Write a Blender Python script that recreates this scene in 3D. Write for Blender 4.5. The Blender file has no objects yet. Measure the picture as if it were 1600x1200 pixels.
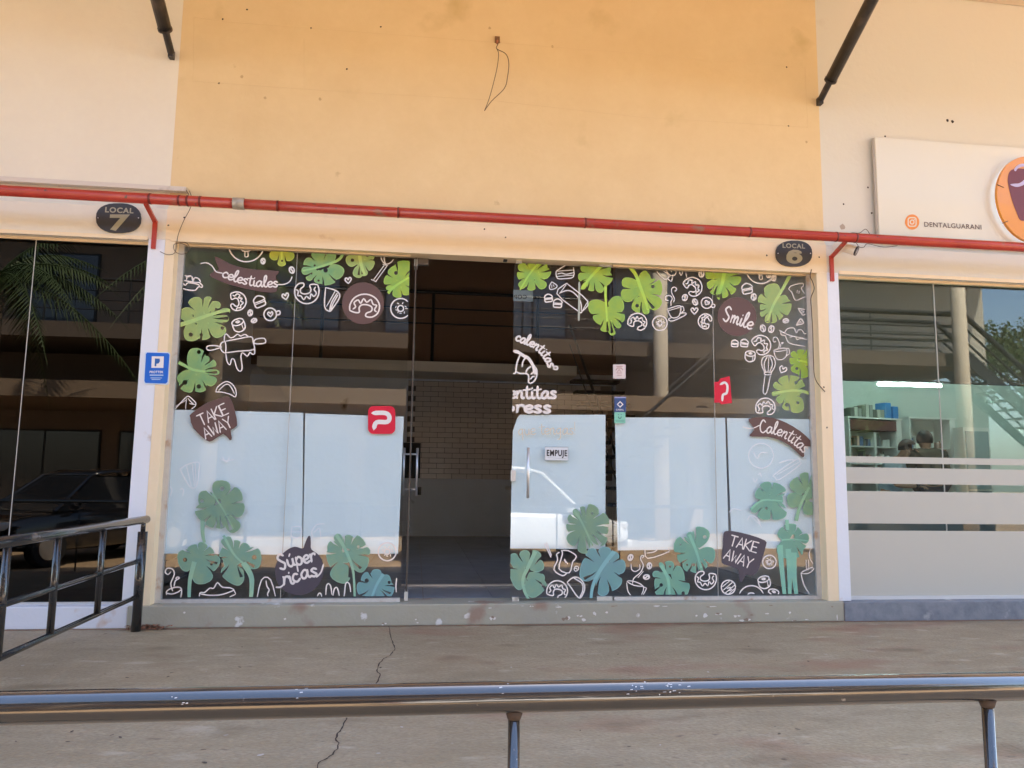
import bpy, bmesh, math, random
from math import radians, pi, sin, cos
from mathutils import Vector, Matrix, geometry
random.seed(7)
SC=bpy.context.scene
COL=SC.collection
# ------------------------------------------------------------------ camera
FP,PITCH,YAW,ROLL=1190.0,0.122653,0.123718,0.0135834
CAM=Vector((0,-6.427,1.2))
cp,sp,cy,sy,cr,sr=cos(PITCH),sin(PITCH),cos(YAW),sin(YAW),cos(ROLL),sin(ROLL)
FW=Vector((sy*cp,cy*cp,sp)); RT0=Vector((cy,-sy,0)); UP0=RT0.cross(FW)
RT=RT0*cr+UP0*sr; UP=UP0*cr-RT0*sr
cd=bpy.data.cameras.new('camera'); cam=bpy.data.objects.new('camera',cd); COL.objects.link(cam)
cd.sensor_width=36; cd.lens=FP/1600*36; cd.clip_end=500; cd.clip_start=0.05
M=Matrix((RT,UP,-FW)).transposed().to_4x4(); M.translation=CAM; cam.matrix_world=M
SC.camera=cam
# ------------------------------------------------------------------ light
EL,AZ=radians(52),radians(22)          # sun behind the shops: facade and walkway lie in their own shade
sdir=Vector((sin(AZ)*cos(EL),cos(AZ)*cos(EL),sin(EL)))
W=bpy.data.worlds.new('World'); SC.world=W; W.use_nodes=True
nt=W.node_tree; bg=nt.nodes['Background']; sky=nt.nodes.new('ShaderNodeTexSky')
sky.sky_type='NISHITA'; sky.sun_disc=False; sky.sun_elevation=EL; sky.sun_rotation=AZ
sky.dust_density=1.5; sky.ozone_density=1.0
nt.links.new(sky.outputs[0],bg.inputs[0]); bg.inputs[1].default_value=0.15
sl=bpy.data.lights.new('sun','SUN'); sl.energy=4.6; sl.angle=radians(.5); sl.color=(1,.86,.68)
so=bpy.data.objects.new('sun',sl); COL.objects.link(so); so.rotation_euler=sdir.to_track_quat('Z','Y').to_euler()
so.location=(0,10,20)
SC.view_settings.view_transform='Standard'; SC.view_settings.look='None'
SC.view_settings.exposure=2.74; SC.view_settings.gamma=1; SC.view_settings.use_curve_mapping=False
SC.render.engine='CYCLES'
SC.cycles.max_bounces=10; SC.cycles.transparent_max_bounces=24; SC.cycles.diffuse_bounces=5; SC.cycles.glossy_bounces=5

# ------------------------------------------------------------------ helpers
def ray(px,py): return FW*FP+RT*(px-800)-UP*(py-600)
def F(px,py,y=0.0):
    "point of the world on the vertical plane at this y that the measured photo position refers to"
    d=ray(px,py); return CAM+d*((y-CAM.y)/d.y)
def G(px,py,z=0.0):
    d=ray(px,py); return CAM+d*((z-CAM.z)/d.z)
def tag(o,label=None,cat=None,group=None,kind=None):
    if label:o['label']=label
    if cat:o['category']=cat
    if group:o['group']=group
    if kind:o['kind']=kind
    return o
def thing(name,loc,label,cat,group=None,rz=0):
    o=bpy.data.objects.new(name,None); COL.objects.link(o); o.location=loc; o.rotation_euler=(0,0,rz)
    o.empty_display_size=.1
    return tag(o,label,cat,group)
WT={}
def wmat(o):
    m=Matrix.Translation(o.location)@o.rotation_euler.to_matrix().to_4x4()
    return (wmat(o.parent)@m) if o.parent else m
def addmesh(name,vs,fs,mat,parent=None,mi=None,smooth=False,world=True,bevel=0,kind=None):
    """vs in world coordinates (world=True) or in the parent's own"""
    me=bpy.data.meshes.new(name)
    if parent is not None and world:
        inv=wmat(parent).inverted(); vs=[inv@Vector(v) for v in vs]
    me.from_pydata([tuple(v) for v in vs],[],fs)
    for m in (mat if isinstance(mat,(list,tuple)) else [mat]): me.materials.append(m)
    if mi: me.polygons.foreach_set('material_index',mi)
    if smooth: me.polygons.foreach_set('use_smooth',[True]*len(me.polygons))
    me.update()
    o=bpy.data.objects.new(name,me); COL.objects.link(o)
    if parent is not None:o.parent=parent
    if kind:o['kind']=kind
    if bevel:
        b=o.modifiers.new('b','BEVEL'); b.width=bevel; b.segments=2; b.limit_method='ANGLE'
    return o
BF=[(0,3,2,1),(4,5,6,7),(0,1,5,4),(1,2,6,5),(2,3,7,6),(3,0,4,7)]
class MB:
    def __init__(s): s.v=[];s.f=[];s.m=[]
    def box(s,x0,x1,y0,y1,z0,z1,mi=0):
        n=len(s.v); s.v+=[(x0,y0,z0),(x1,y0,z0),(x1,y1,z0),(x0,y1,z0),(x0,y0,z1),(x1,y0,z1),(x1,y1,z1),(x0,y1,z1)]
        s.f+=[tuple(i+n for i in q) for q in BF]; s.m+=[mi]*6; return s
    def tube(s,pts,r,n=10,mi=0,cap=True):
        pts=[Vector(p) for p in pts]; rs=r if isinstance(r,(list,tuple)) else [r]*len(pts)
        b=len(s.v); prev=None
        for i,p in enumerate(pts):
            t=(pts[min(i+1,len(pts)-1)]-pts[max(i-1,0)])
            if t.length<1e-9:t=Vector((0,0,1))
            t.normalize()
            a=prev if prev is not None else (Vector((0,0,1)) if abs(t.z)<.9 else Vector((1,0,0)))
            u=(a-t*a.dot(t)); 
            if u.length<1e-5: u=t.orthogonal()
            u.normalize(); prev=u; w=t.cross(u)
            for k in range(n):
                an=2*pi*k/n; q=p+(u*cos(an)+w*sin(an))*rs[i]; s.v.append(tuple(q))
        for i in range(len(pts)-1):
            for k in range(n):
                k2=(k+1)%n; s.f.append((b+i*n+k,b+i*n+k2,b+(i+1)*n+k2,b+(i+1)*n+k)); s.m.append(mi)
        if cap:
            s.f.append(tuple(b+k for k in range(n))[::-1]); s.m.append(mi)
            e=b+(len(pts)-1)*n; s.f.append(tuple(e+k for k in range(n))); s.m.append(mi)
        return s
    def prism(s,poly,y0,y1,mi=0):
        "poly: list of (x,z) points counter-clockwise seen from -y"
        n=len(poly);b=len(s.v)
        s.v+=[(x,y0,z) for x,z in poly]+[(x,y1,z) for x,z in poly]
        s.f.append(tuple(range(b,b+n))); s.m.append(mi)
        s.f.append(tuple(range(b+2*n-1,b+n-1,-1))); s.m.append(mi)
        for i in range(n):
            j=(i+1)%n; s.f.append((b+i,b+n+i,b+n+j,b+j)); s.m.append(mi)
        return s
    def build(s,name,mat,parent=None,smooth=False,world=True,bevel=0,kind=None):
        return addmesh(name,s.v,s.f,mat,parent,s.m,smooth,world,bevel,kind)
def box(name,x0,x1,y0,y1,z0,z1,mat,parent=None,bevel=0,kind=None,world=True):
    return MB().box(x0,x1,y0,y1,z0,z1).build(name,mat,parent,bevel=bevel,kind=kind,world=world)
def smooth_line(P,closed=False,n=4):
    P=[Vector(p) for p in P]
    if len(P)<3: return P
    out=[];N=len(P)
    rng=range(N) if closed else range(N-1)
    for i in rng:
        if closed: a,b,c,d=P[(i-1)%N],P[i],P[(i+1)%N],P[(i+2)%N]
        else: a,b,c,d=P[max(i-1,0)],P[i],P[i+1],P[min(i+2,N-1)]
        for k in range(n):
            t=k/n; out.append(.5*((2*b)+(c-a)*t+(2*a-5*b+4*c-d)*t*t+(3*b-a-3*c+d)*t*t*t))
    if not closed: out.append(P[-1])
    return out
# ------------------------------------------------------------------ materials
def s2l(c): return tuple(((v/255)/12.92 if v/255<=.04045 else ((v/255+.055)/1.055)**2.4) for v in c)
MC={}
def mat(name,col,rough=.6,metal=0,noise=None,bump=0,bscale=40,spec=.5,coat=0,emit=0,dirt=None,alpha=None,stretch=(1,1,1),sub=0):
    """col linear. noise=(scale,amount,other colour)  dirt=(scale,colour,threshold,soft)"""
    if name in MC:return MC[name]
    m=bpy.data.materials.new(name); m.use_nodes=True; t=m.node_tree; b=t.nodes['Principled BSDF']
    L=t.links.new
    b.inputs['Roughness'].default_value=rough; b.inputs['Metallic'].default_value=metal
    b.inputs['Specular IOR Level'].default_value=spec; b.inputs['Coat Weight'].default_value=coat
    b.inputs['Coat Roughness'].default_value=.05
    b.inputs['Base Color'].default_value=(*col,1)
    tc=t.nodes.new('ShaderNodeTexCoord'); mp=t.nodes.new('ShaderNodeMapping'); L(tc.outputs['Object'],mp.inputs[0])
    geo=t.nodes.new('ShaderNodeNewGeometry')
    L(geo.outputs['Position'],mp.inputs[0])
    mp.inputs['Scale'].default_value=stretch
    out=None
    def mix(a,c2,fac):
        x=t.nodes.new('ShaderNodeMix'); x.data_type='RGBA'
        if a is None: x.inputs[6].default_value=(*col,1)
        else: L(a,x.inputs[6])
        x.inputs[7].default_value=(*c2,1); L(fac,x.inputs[0]); return x.outputs[2]
    if noise:
        for q in (noise if isinstance(noise[0],(list,tuple)) else [noise]):
            n=t.nodes.new('ShaderNodeTexNoise'); n.inputs['Scale'].default_value=q[0]; n.inputs['Detail'].default_value=6
            n.inputs['Roughness'].default_value=.62
            L(mp.outputs[0],n.inputs['Vector'])
            r=t.nodes.new('ShaderNodeMapRange'); L(n.outputs['Fac'],r.inputs[0]); r.inputs[1].default_value=.32; r.inputs[2].default_value=.7
            r.inputs[3].default_value=0; r.inputs[4].default_value=q[1]
            out=mix(out,q[2],r.outputs[0])
    if dirt:
        for q in (dirt if isinstance(dirt[0],(list,tuple)) else [dirt]):
            n=t.nodes.new('ShaderNodeTexNoise'); n.inputs['Scale'].default_value=q[0]; n.inputs['Detail'].default_value=5
            L(mp.outputs[0],n.inputs['Vector'])
            r=t.nodes.new('ShaderNodeMapRange'); L(n.outputs['Fac'],r.inputs[0]); r.inputs[1].default_value=q[2]; r.inputs[2].default_value=q[2]+q[3]
            out=mix(out,q[1],r.outputs[0])
    if out is not None: L(out,b.inputs['Base Color'])
    if bump:
        n=t.nodes.new('ShaderNodeTexNoise'); n.inputs['Scale'].default_value=bscale; n.inputs['Detail'].default_value=5
        L(geo.outputs['Position'],n.inputs['Vector'])
        bp=t.nodes.new('ShaderNodeBump'); bp.inputs['Strength'].default_value=bump; bp.inputs['Distance'].default_value=.01
        L(n.outputs['Fac'],bp.inputs['Height']); L(bp.outputs[0],b.inputs['Normal'])
    if emit:
        b.inputs['Emission Color'].default_value=(*col,1); b.inputs['Emission Strength'].default_value=emit
    MC[name]=m; return m
def glass(name,tint=(1,1,1),f0=.04,rough=0.0,wav=.0):
    if name in MC:return MC[name]
    m=bpy.data.materials.new(name); m.use_nodes=True; t=m.node_tree; t.nodes.remove(t.nodes['Principled BSDF']); L=t.links.new
    o=t.nodes['Material Output']; g=t.nodes.new('ShaderNodeNewGeometry')
    d=t.nodes.new('ShaderNodeVectorMath'); d.operation='DOT_PRODUCT'; L(g.outputs['Normal'],d.inputs[0]); L(g.outputs['Incoming'],d.inputs[1])
    def mth(op,a,b=None):
        n=t.nodes.new('ShaderNodeMath'); n.operation=op
        for i,v in enumerate((a,b)):
            if v is None: continue
            if isinstance(v,(int,float)): n.inputs[i].default_value=v
            else: L(v,n.inputs[i])
        return n.outputs[0]
    c=mth('ABSOLUTE',d.outputs['Value']); c=mth('SUBTRACT',1.0,c); c=mth('POWER',c,5.0); c=mth('MULTIPLY',c,1-f0); c=mth('ADD',c,f0)
    tr=t.nodes.new('ShaderNodeBsdfTransparent'); tr.inputs[0].default_value=(*tint,1)
    gl=t.nodes.new('ShaderNodeBsdfGlossy'); gl.inputs['Roughness'].default_value=rough
    if wav:
        n=t.nodes.new('ShaderNodeTexNoise'); n.inputs['Scale'].default_value=1.3; n.inputs['Detail'].default_value=1
        L(g.outputs['Position'],n.inputs['Vector'])
        bp=t.nodes.new('ShaderNodeBump'); bp.inputs['Strength'].default_value=wav; bp.inputs['Distance'].default_value=.01
        L(n.outputs['Fac'],bp.inputs['Height']); L(bp.outputs[0],gl.inputs['Normal'])
    mx=t.nodes.new('ShaderNodeMixShader'); L(c,mx.inputs[0]); L(tr.outputs[0],mx.inputs[1]); L(gl.outputs[0],mx.inputs[2]); L(mx.outputs[0],o.inputs[0])
    MC[name]=m; return m
WHITEW=mat('cream_white_paint',(.79,.73,.61),.75,noise=[(1.2,.4,(.72,.64,.52)),(14,.2,(.70,.62,.53))],dirt=(2.2,(.62,.5,.4),.66,.12),bump=.28,bscale=16)
YELW=mat('ochre_paint',(.77,.59,.34),.75,noise=[(.5,.9,(.69,.50,.26)),(2.2,.4,(.82,.65,.38)),(12,.25,(.68,.50,.26))],dirt=[(1.6,(.60,.44,.21),.62,.14),(7,(.62,.45,.24),.74,.06)],bump=.35,bscale=14)
YELB=mat('peach_paint',(.88,.72,.49),.75,noise=[(1.0,.4,(.84,.64,.41)),(12,.12,(.72,.54,.34))],dirt=(3,(.64,.45,.28),.68,.1),bump=.28,bscale=16)
PIERW=mat('white_pier_sky_tint',(.78,.80,.85),.7,noise=(1.5,.3,(.70,.71,.75)),dirt=(5,(.6,.5,.42),.66,.1),bump=.28,bscale=16)  # white wall paint of the piers, bluish sky light put into its colour
WHITR=mat('offwhite_paint',(.70,.67,.58),.75,noise=[(1.0,.3,(.70,.63,.56)),(14,.1,(.66,.6,.54))],dirt=(2.2,(.58,.5,.42),.68,.12),bump=.28,bscale=16)
CONC=mat('worn_concrete',(.51,.39,.235),.55,noise=[(.9,1.0,(.30,.235,.14)),(3.2,.8,(.56,.46,.32)),(10,.7,(.32,.25,.155)),(70,.8,(.25,.185,.12))],dirt=[(1.3,(.33,.18,.115),.56,.16),(4.5,(.56,.47,.36),.62,.16),(14,(.22,.16,.11),.66,.06),(70,(.15,.11,.08),.70,.03),(2.6,(.24,.18,.11),.60,.12)],bump=.9,bscale=40,stretch=(.6,1.3,1),spec=.4)
LOT=mat('sunny_paving',(.45,.32,.185),.85,noise=[(.3,.6,(.38,.25,.14)),(6,.4,(.52,.37,.24))],bump=.4,bscale=12)
GREYP=mat('grey_green_plinth_paint',(.42,.39,.29),.6,noise=[(1.5,.6,(.32,.29,.24)),(12,.4,(.44,.42,.36))],dirt=[(7,(.72,.70,.66),.66,.04),(3,(.33,.23,.17),.6,.1)],bump=.3,bscale=30)
BLUEP=mat('blue_grey_plinth_paint',(.18,.20,.23),.5,noise=[(2.5,.8,(.13,.14,.18)),(9,.5,(.36,.37,.40))],dirt=(5,(.48,.48,.48),.62,.1),bump=.3,bscale=30)
WHP=mat('white_plinth_paint',(.74,.75,.80),.6,noise=[(2,.4,(.62,.62,.66))],dirt=[(9,(.18,.16,.15),.72,.03),(4,(.6,.45,.36),.64,.1)],bump=.2)
ALU=mat('aluminium_frame',(.66,.65,.63),.4,.35,noise=(20,.5,(.52,.50,.48)),dirt=(8,(.5,.38,.3),.62,.1))
DARKI=mat('dim_interior_paint',(.80,.79,.78),.8,noise=(1,.5,(.72,.71,.70)))
GREYI=mat('grey_interior_paint',(.82,.88,.96),.45,noise=(1.2,.5,(.66,.71,.78)),dirt=(3,(.10,.10,.11),.68,.1))
BEI=mat('beige_slab_edge',(.88,.80,.66),.7)
TIL=mat('grey_wall_tile',(.78,.71,.64),.18,noise=(3,.5,(.66,.6,.54)),spec=.6)
GRT=mat('tile_grout',(.16,.13,.11),.9)
FLT=mat('grey_floor_tile',(.36,.38,.42),.22,noise=(2.5,.6,(.26,.27,.31)))
BLK=mat('black_metal_paint',(.018,.017,.017),.38,noise=(18,.6,(.05,.043,.04)),dirt=(6,(.10,.075,.06),.6,.15))
BLKI=mat('black_interior_metal',(.012,.012,.012),.5)
# ---------- ground
GZ=-.45
addmesh('parking_lot',[(-150,-150,GZ),(150,-150,GZ),(150,150,GZ),(-150,150,GZ)],[(0,1,2,3)],LOT,kind='structure')
wk=MB().box(-14,14,-3.42,0,GZ+.004,0).build('walkway',CONC,bevel=.01,kind='structure')
# cracks: irregular thin dark openings following the photographed lines
CRK=mat('crack_shadow',(.05,.03,.022),.95)
def crack(pts,w=.004):
    P=smooth_line([G(*p) for p in pts],n=5); vs=[];fs=[]
    for i,p in enumerate(P):
        t=(P[min(i+1,len(P)-1)]-P[max(i-1,0)]); t.z=0; t.normalize(); nn=Vector((-t.y,t.x,0))
        j=nn*random.uniform(-.006,.006); ww=w*random.uniform(.35,1.3)
        vs+=[tuple(p+j-nn*ww+Vector((0,0,.0022))),tuple(p+j+nn*ww+Vector((0,0,.0022)))]
    for i in range(len(P)-1): fs.append((2*i,2*i+1,2*i+3,2*i+2))
    addmesh('crack',vs,fs,CRK,wk)
crack([(607,978),(613,1000),(616,1014),(610,1024),(598,1031),(589,1045),(593,1055),(587,1070)])
crack([(541,1122),(536,1138),(525,1152),(529,1168),(515,1182),(500,1192),(496,1210)])
crack([(240,981),(300,979),(400,981),(500,978),(600,977),(660,978)],.003)
crack([(900,977),(960,978),(1020,975),(1100,977),(1180,974)],.002)
for i in range(46):
    px,py=random.uniform(20,1300),random.choice([random.uniform(985,1060),random.uniform(1130,1195)])
    p=G(px,py); a=random.uniform(0,pi); l=random.uniform(.006,.022); w=l*random.uniform(.25,.6)
    vs=[];N=7
    for k in range(N):
        th=2*pi*k/N; r=random.uniform(.6,1); x,y=l*r*cos(th),w*r*sin(th)
        vs.append((p.x+x*cos(a)-y*sin(a),p.y+x*sin(a)+y*cos(a),.003))
    addmesh('stain',vs,[tuple(range(N))],mat('stain%d'%(i%3),[(.07,.05,.04),(.12,.085,.065),(.55,.5,.46)][i%3],.9),wk)
# ---------- the row of shops
B=thing('shop_building',(0,0,0),'long cream and ochre shop building with three glazed shopfronts in a row','building')
X7,X6L,X6R,X8=-2.11,-2.03,3.605,3.71     # paint borders and middle opening
ZT=3.12; H=8.0; TH=.2
# upper walls (recessed 3 cm behind the lintel beams)
box('left_wall',-14,X7,.03,TH,3.42,H,WHITEW,B)
box('centre_wall',X7,X8,.03,TH,3.42,H,YELW,B)
box('right_wall',X8,14,.03,TH,3.42,H,WHITR,B)
def beam(x0,x1,m):
    # lintel beam with a sloping wash at the top edge
    v=[(x0,.0,ZT),(x1,.0,ZT),(x1,TH,ZT),(x0,TH,ZT),(x0,0,3.38),(x1,0,3.38),(x1,TH,3.42),(x0,TH,3.42),(x0,.03,3.42),(x1,.03,3.42)]
    addmesh('lintel',v,[(0,3,2,1),(0,1,5,4),(4,5,9,8),(8,9,6,7),(1,2,6,9,5),(0,4,8,7,3),(3,7,6,2)],m,B)
beam(-14,X7,WHITEW); beam(X7,X8,YELB); beam(X8,14,WHITR)
box('pier',-2.242,X7,0,TH,0.17,ZT,PIERW,B,bevel=.004)
box('pier',X7,X6L,0,TH,0.17,ZT,YELB,B,bevel=.004)
box('pier',X6R,X8,0,TH,0.17,ZT,YELB,B,bevel=.004)
box('pier',X8,3.822,0,TH,0.17,ZT,PIERW,B,bevel=.004)
box('pier',-14,-9.5,0,TH,.17,ZT,WHITEW,B); box('pier',10.5,14,0,TH,.17,ZT,WHITR,B)
box('plinth',-14,-2.19,-.012,.3,.001,.168,WHP,B,bevel=.006)
box('plinth',-2.19,3.74,-.02,.3,.001,.17,GREYP,B,bevel=.008)
box('plinth',3.74,14,-.03,.3,.001,.165,BLUEP,B,bevel=.006)
# little step strips under the soffits (plaster drip edge)
box('drip_edge',-2.06,3.635,-.006,-.001,ZT-.012,ZT+.02,YELB,B)
box('drip_edge',-9.5,-2.25,-.006,-.001,ZT-.012,ZT+.02,YELB,B)
box('drip_edge',3.83,10.5,-.006,-.001,ZT-.012,ZT+.02,YELB,B)
# shells of the three rooms
def room(x0,x1,yb,zt,wm,fm,cm,ff=.168):
    box('room_wall',x0-.1,x0,.2,yb,.17,zt,wm,B); box('room_wall',x1,x1+.1,.2,yb,.17,zt,wm,B)
    box('room_wall',x0-.1,x1+.1,yb,yb+.1,.17,zt,wm,B)
    box('room_ceiling',x0-.1,x1+.1,.2,yb+.1,zt,zt+.1,cm,B)
    return box('room_floor',x0-.1,x1+.1,.3,yb+.1,0.0,ff-.006,fm,B)
fl=room(-2.9,3.62,7.25,5.6,DARKI,GRT,DARKI)
room(-9.5,-3.0,5,3.4,DARKI,FLT,DARKI)
TEAL=mat('pale_shop_wall',(.50,.60,.56),.7)
room(3.83,10.5,5.2,5.3,DARKI,FLT,DARKI)
box('roof_slab',-14.4,14.4,-.3,9,H,H+.25,WHITR,B)
# floor tiles of the empty shop
tm=None
for i in range(11):
    for j in range(12):
        x0=-2.9+i*.6; y0=.3+j*.6
        if x0>3.5: continue
        if tm is None:
            o=box('floor_tile',0,.594,0,.594,0,.008,FLT,None); tm=o.data; o.parent=fl
        else:
            o=bpy.data.objects.new('floor_tile',tm); COL.objects.link(o); o.parent=fl
        o.location=(x0,y0,.162)
# grey wall and brick-shaped tiles at the back
bw=box('back_wall',-2.9,3.62,7.19,7.245,.17,2.935,GREYI,B)
td=[]
TW,TZ=.27,.091
for r in range(19):
    for c in range(15):
        x0=-.17+c*TW+(TW/2 if r%2 else 0)
        if x0>3.3: continue
        td.append((x0,1.17+r*TZ))
tb=None
for x0,z0 in td:
    if tb is None:
        o=box('wall_tile',0,TW-.006,0,.012,0,TZ-.006,TIL,None,bevel=.0035); tb=o.data; o.parent=bw
    else:
        o=bpy.data.objects.new('wall_tile',tb); COL.objects.link(o); o.parent=bw
        b=o.modifiers.new('b','BEVEL'); b.width=.0035; b.segments=1
    o.location=(x0,7.177,z0); o.rotation_euler=(random.uniform(-.012,.012),0,random.uniform(-.008,.008))
box('grout_bed',-.17,3.55,7.186,7.1895,1.17,2.9,GRT,B)
# mezzanine
mz=MB().box(-2.6,2.68,6.2,7.18,2.94,3.11).build('mezzanine_slab',BEI,B)
r=MB()
for z in (4.3,4.02,3.76): r.tube([(-2.6,6.24,z),(2.68,6.24,z)],.03 if z>4.2 else .014,8)
for x in (-1.6,.22,2.0): r.tube([(x,6.24,3.11),(x,6.24,4.3)],.028,8)
r.build('mezzanine_railing',BLKI,B)
box('upper_back_wall',-2.9,3.62,7.17,7.24,3.112,5.59,mat('brown_upper_wall',(.22,.135,.085),.8,noise=(1,.4,(.18,.11,.07))),B)
# interior stair on the right with rails
st=MB()
for k in range(12):
    st.box(2.70,3.55,6.9-k*.30-.3,6.9-k*.30,2.94-k*.23-.05,2.94-k*.23)
st.build('stair_tread',BLKI,B,kind='stuff')
box('stair_stringer',2.685,2.695,3.2,6.9,.3,.34,BLKI,B)
MB().tube([(2.70,6.9,3.95),(2.70,3.4,1.3)],.025,8).tube([(2.70,6.9,3.6),(2.70,3.4,.95)],.012,8).build('stair_rail',BLKI,B)
# electrical box, sockets and pipe stub
box('dark_recess',-.22,.08,7.13,7.17,1.17,1.79,BLKI,B)
box('wall_socket',.0,.11,7.165,7.185,.88,1.02,mat('dark_plastic',(.03,.03,.03),.4),B)
o=MB().tube([(1.62,7.17,1.02),(1.62,7.08,1.02),(1.72,7.05,1.02)],.03,8).build('wall_valve',mat('white_plastic',(.7,.7,.68),.35),B)
# opening threshold rail inside
box('threshold_strip',-.1,1.7,1.02,1.06,.168,.185,mat('pale_metal_strip',(.5,.5,.5),.3,.6),B)
# right-hand shop: lit white back room under a low ceiling
LC=F(1420,596,1.4).z
box('low_ceiling',3.84,10.49,1.4,5.19,3.3,3.4,mat('pale_ceiling',(.45,.5,.47),.8),B)
box('ceiling_front',3.84,10.49,1.36,1.44,LC-.01,5.29,mat('dark_bulkhead',(.05,.055,.05),.7),B)
box('lit_wall',3.84,10.49,5.14,5.19,.17,3.29,TEAL,B)
box('lit_wall',3.835,3.86,1.4,5.139,.17,3.29,TEAL,B); box('lit_wall',10.46,10.49,1.4,5.139,.17,3.29,TEAL,B)
# left shop back wall stays dark
# ---------- canopy over the walkway and its struts
cn=thing('canopy',(0,0,6.0),'wide flat canopy over the walkway in front of the shops','canopy')
box('canopy_panel',-14,14,-3.0,.02,5.98,6.1,mat('canopy_sheet',(.66,.55,.42),.8),cn,)
for x in (-13,-9,-5.4,-2.2,3.7,7.5,11.5):
    box('canopy_beam',x-.05,x+.05,-2.95,.0,5.84,5.979,BLK,cn)
def strut(px,py,qx,qy,lab):
    foot=F(px,py,.0)
    # rises outward from the wall: find the outer point seen at (qx,qy)
    best=None
    for k in range(1,300):
        y=-k*.01; p=F(qx,qy,y)
        if abs(p.x-foot.x)<.004+0 or best is None or abs(p.x-foot.x)<abs(best.x-foot.x): best=p
    d=(best-foot)
    if d.length<.2: d=Vector((0,-1,.6))
    d.normalize()
    end=foot+d*(( 5.84-foot.z)/d.z)
    t=thing('canopy_strut',foot,lab,'strut','black struts that hold the canopy')
    a=foot+d*.02; b=foot+d*.26
    MB().tube([a,b],.030,12).build('pin',BLK,t,smooth=False)
    MB().tube([foot+d*.22,end],.054,14).build('sleeve',BLK,t,smooth=True)
    MB().tube([foot+d*.215,foot+d*.235],.059,14).build('collar',BLK,t)
    box('wall_bracket',foot.x-.02,foot.x+.02,-.03,.029,foot.z-.035,foot.z+.035,BLK,t)
    return foot,d
print('strutL',strut(268,85,246,0,'black telescopic strut on the cream wall left of the ochre one'))
print('strutR',strut(1281,158,1362,0,'black telescopic strut at the right edge of the ochre wall'))
# ---------- fire pipe
RED=mat('red_pipe_paint',(.46,.035,.018),.35,noise=[(9,.6,(.32,.025,.016)),(3,.5,(.54,.07,.035))],dirt=[(5,(.30,.13,.08),.62,.1),(22,(.12,.05,.03),.68,.05)],coat=.2,bump=.2,bscale=30)
ZP=F(800,342,-.25).z; 
pp=thing('fire_pipe',(0,-.25,ZP),'long red painted pipe running across all the shopfronts on brackets','pipe')
def pz(x): return F(800,342,-.25).z+ (x-.7)*.0
MB().tube([(-12,-.25,ZP),(-1.52,-.25,ZP)],.042,20).build('pipe_length',RED,pp,smooth=True)
MB().tube([(-1.44,-.25,ZP),(12,-.25,ZP)],.042,20).build('pipe_length',RED,pp,smooth=True)
MB().tube([(-1.525,-.25,ZP),(-1.435,-.25,ZP)],.048,20).build('coupling',mat('bare_grey_coupling',(.45,.40,.33),.5,.4,noise=(40,.5,(.3,.26,.2))),pp,smooth=True)
for px in (233,279,292,312,433,622,914,1170,1305,1335):
    x=F(px,340,-.25).x
    MB().tube([(x-.008,-.25,ZP),(x+.008,-.25,ZP)],.0445,20).build('joint_ring',mat('dark_red_ring',(.16,.018,.012),.5),pp,smooth=True)
for px in (243,1296):
    x=F(px,350,0).x
    v=MB(); 
    for (y0,z0,y1,z1) in ((-.25,ZP-.03,-.02,ZP-.10),):
        v.v+=[(x-.017,y0,z0),(x+.017,y0,z0),(x+.017,y0,z0-.02),(x-.017,y0,z0-.02),(x-.017,y1,z1),(x+.017,y1,z1),(x+.017,y1,z1-.02),(x-.017,y1,z1-.02)]
        v.f+=[(0,1,2,3),(7,6,5,4),(0,4,5,1),(1,5,6,2),(2,6,7,3),(3,7,4,0)]; v.m+=[0]*6
    v.box(x-.017,x+.017,-.02,-.001,ZP-.34,ZP-.099)
    v.build('bracket',RED,pp)
# ---------- cable duct left of the pipe
p0,p1=F(0,277,0),F(292,297,0)
MB().box(-10,p1.x,-.03,.029,p1.z-.022,p1.z+.018).build('cable_duct',mat('cream_plastic_duct',(.66,.58,.50),.5,dirt=(5,(.45,.36,.28),.6,.1)),B,bevel=.003)
# ---------- black railing on the left
RR=mat('railing_black_paint',(.016,.016,.018),.22,noise=[(30,.5,(.035,.03,.028))],dirt=[(9,(.13,.10,.08),.60,.14)],coat=.5)
post=G(215,982); rx=F(222,812,post.y).x; rl=thing('side_railing',(rx,post.y,0),'black pipe railing running out from the pier between the two left shops','railing')
xr=rx; y0=-.07
p_top=F(226,812,-.1); zt=p_top.z; a=p_top.x
P=lambda px,py,y:F(px,py,y)
def ytox(px): # y on plane x=xr seen at column px, around mid height
    d=ray(px,850); return CAM.y+d.y*(a/d.x)
MB().tube([(a,-.06,zt),(a,-3.36,zt)],.031,16).build('top_rail',RR,rl,smooth=True)
zm=F(222,876,-.15).z; zl=F(208,932,-.15).z
MB().tube([(a,-.12,zm),(a,-3.36,zm-.02)],.018,12).build('middle_rail',RR,rl,smooth=True)
MB().tube([(a,-.12,zl),(a,-3.36,zl-.02)],.018,12).build('lower_rail',RR,rl,smooth=True)
MB().tube([(a,-.12,0),(a,-.12,zt-.09)],.036,16).build('post',RR,rl,smooth=True)
MB().tube([(a,-.12,zt-.09),(a,-.12,zt)],.018,10).build('post_pin',RR,rl,smooth=True)
for px in (160,90,12):
    y=ytox(px)
    MB().tube([(a,y,zl),(a,y,zt)],.021,10).build('baluster',RR,rl,smooth=True)
for y in (-3.3,):
    MB().tube([(a,y,zl),(a,y,zt)],.021,10).build('baluster',RR,rl,smooth=True)
print('rail x',a,zt,zm,zl,[ytox(px) for px in (160,90,12)])
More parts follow.
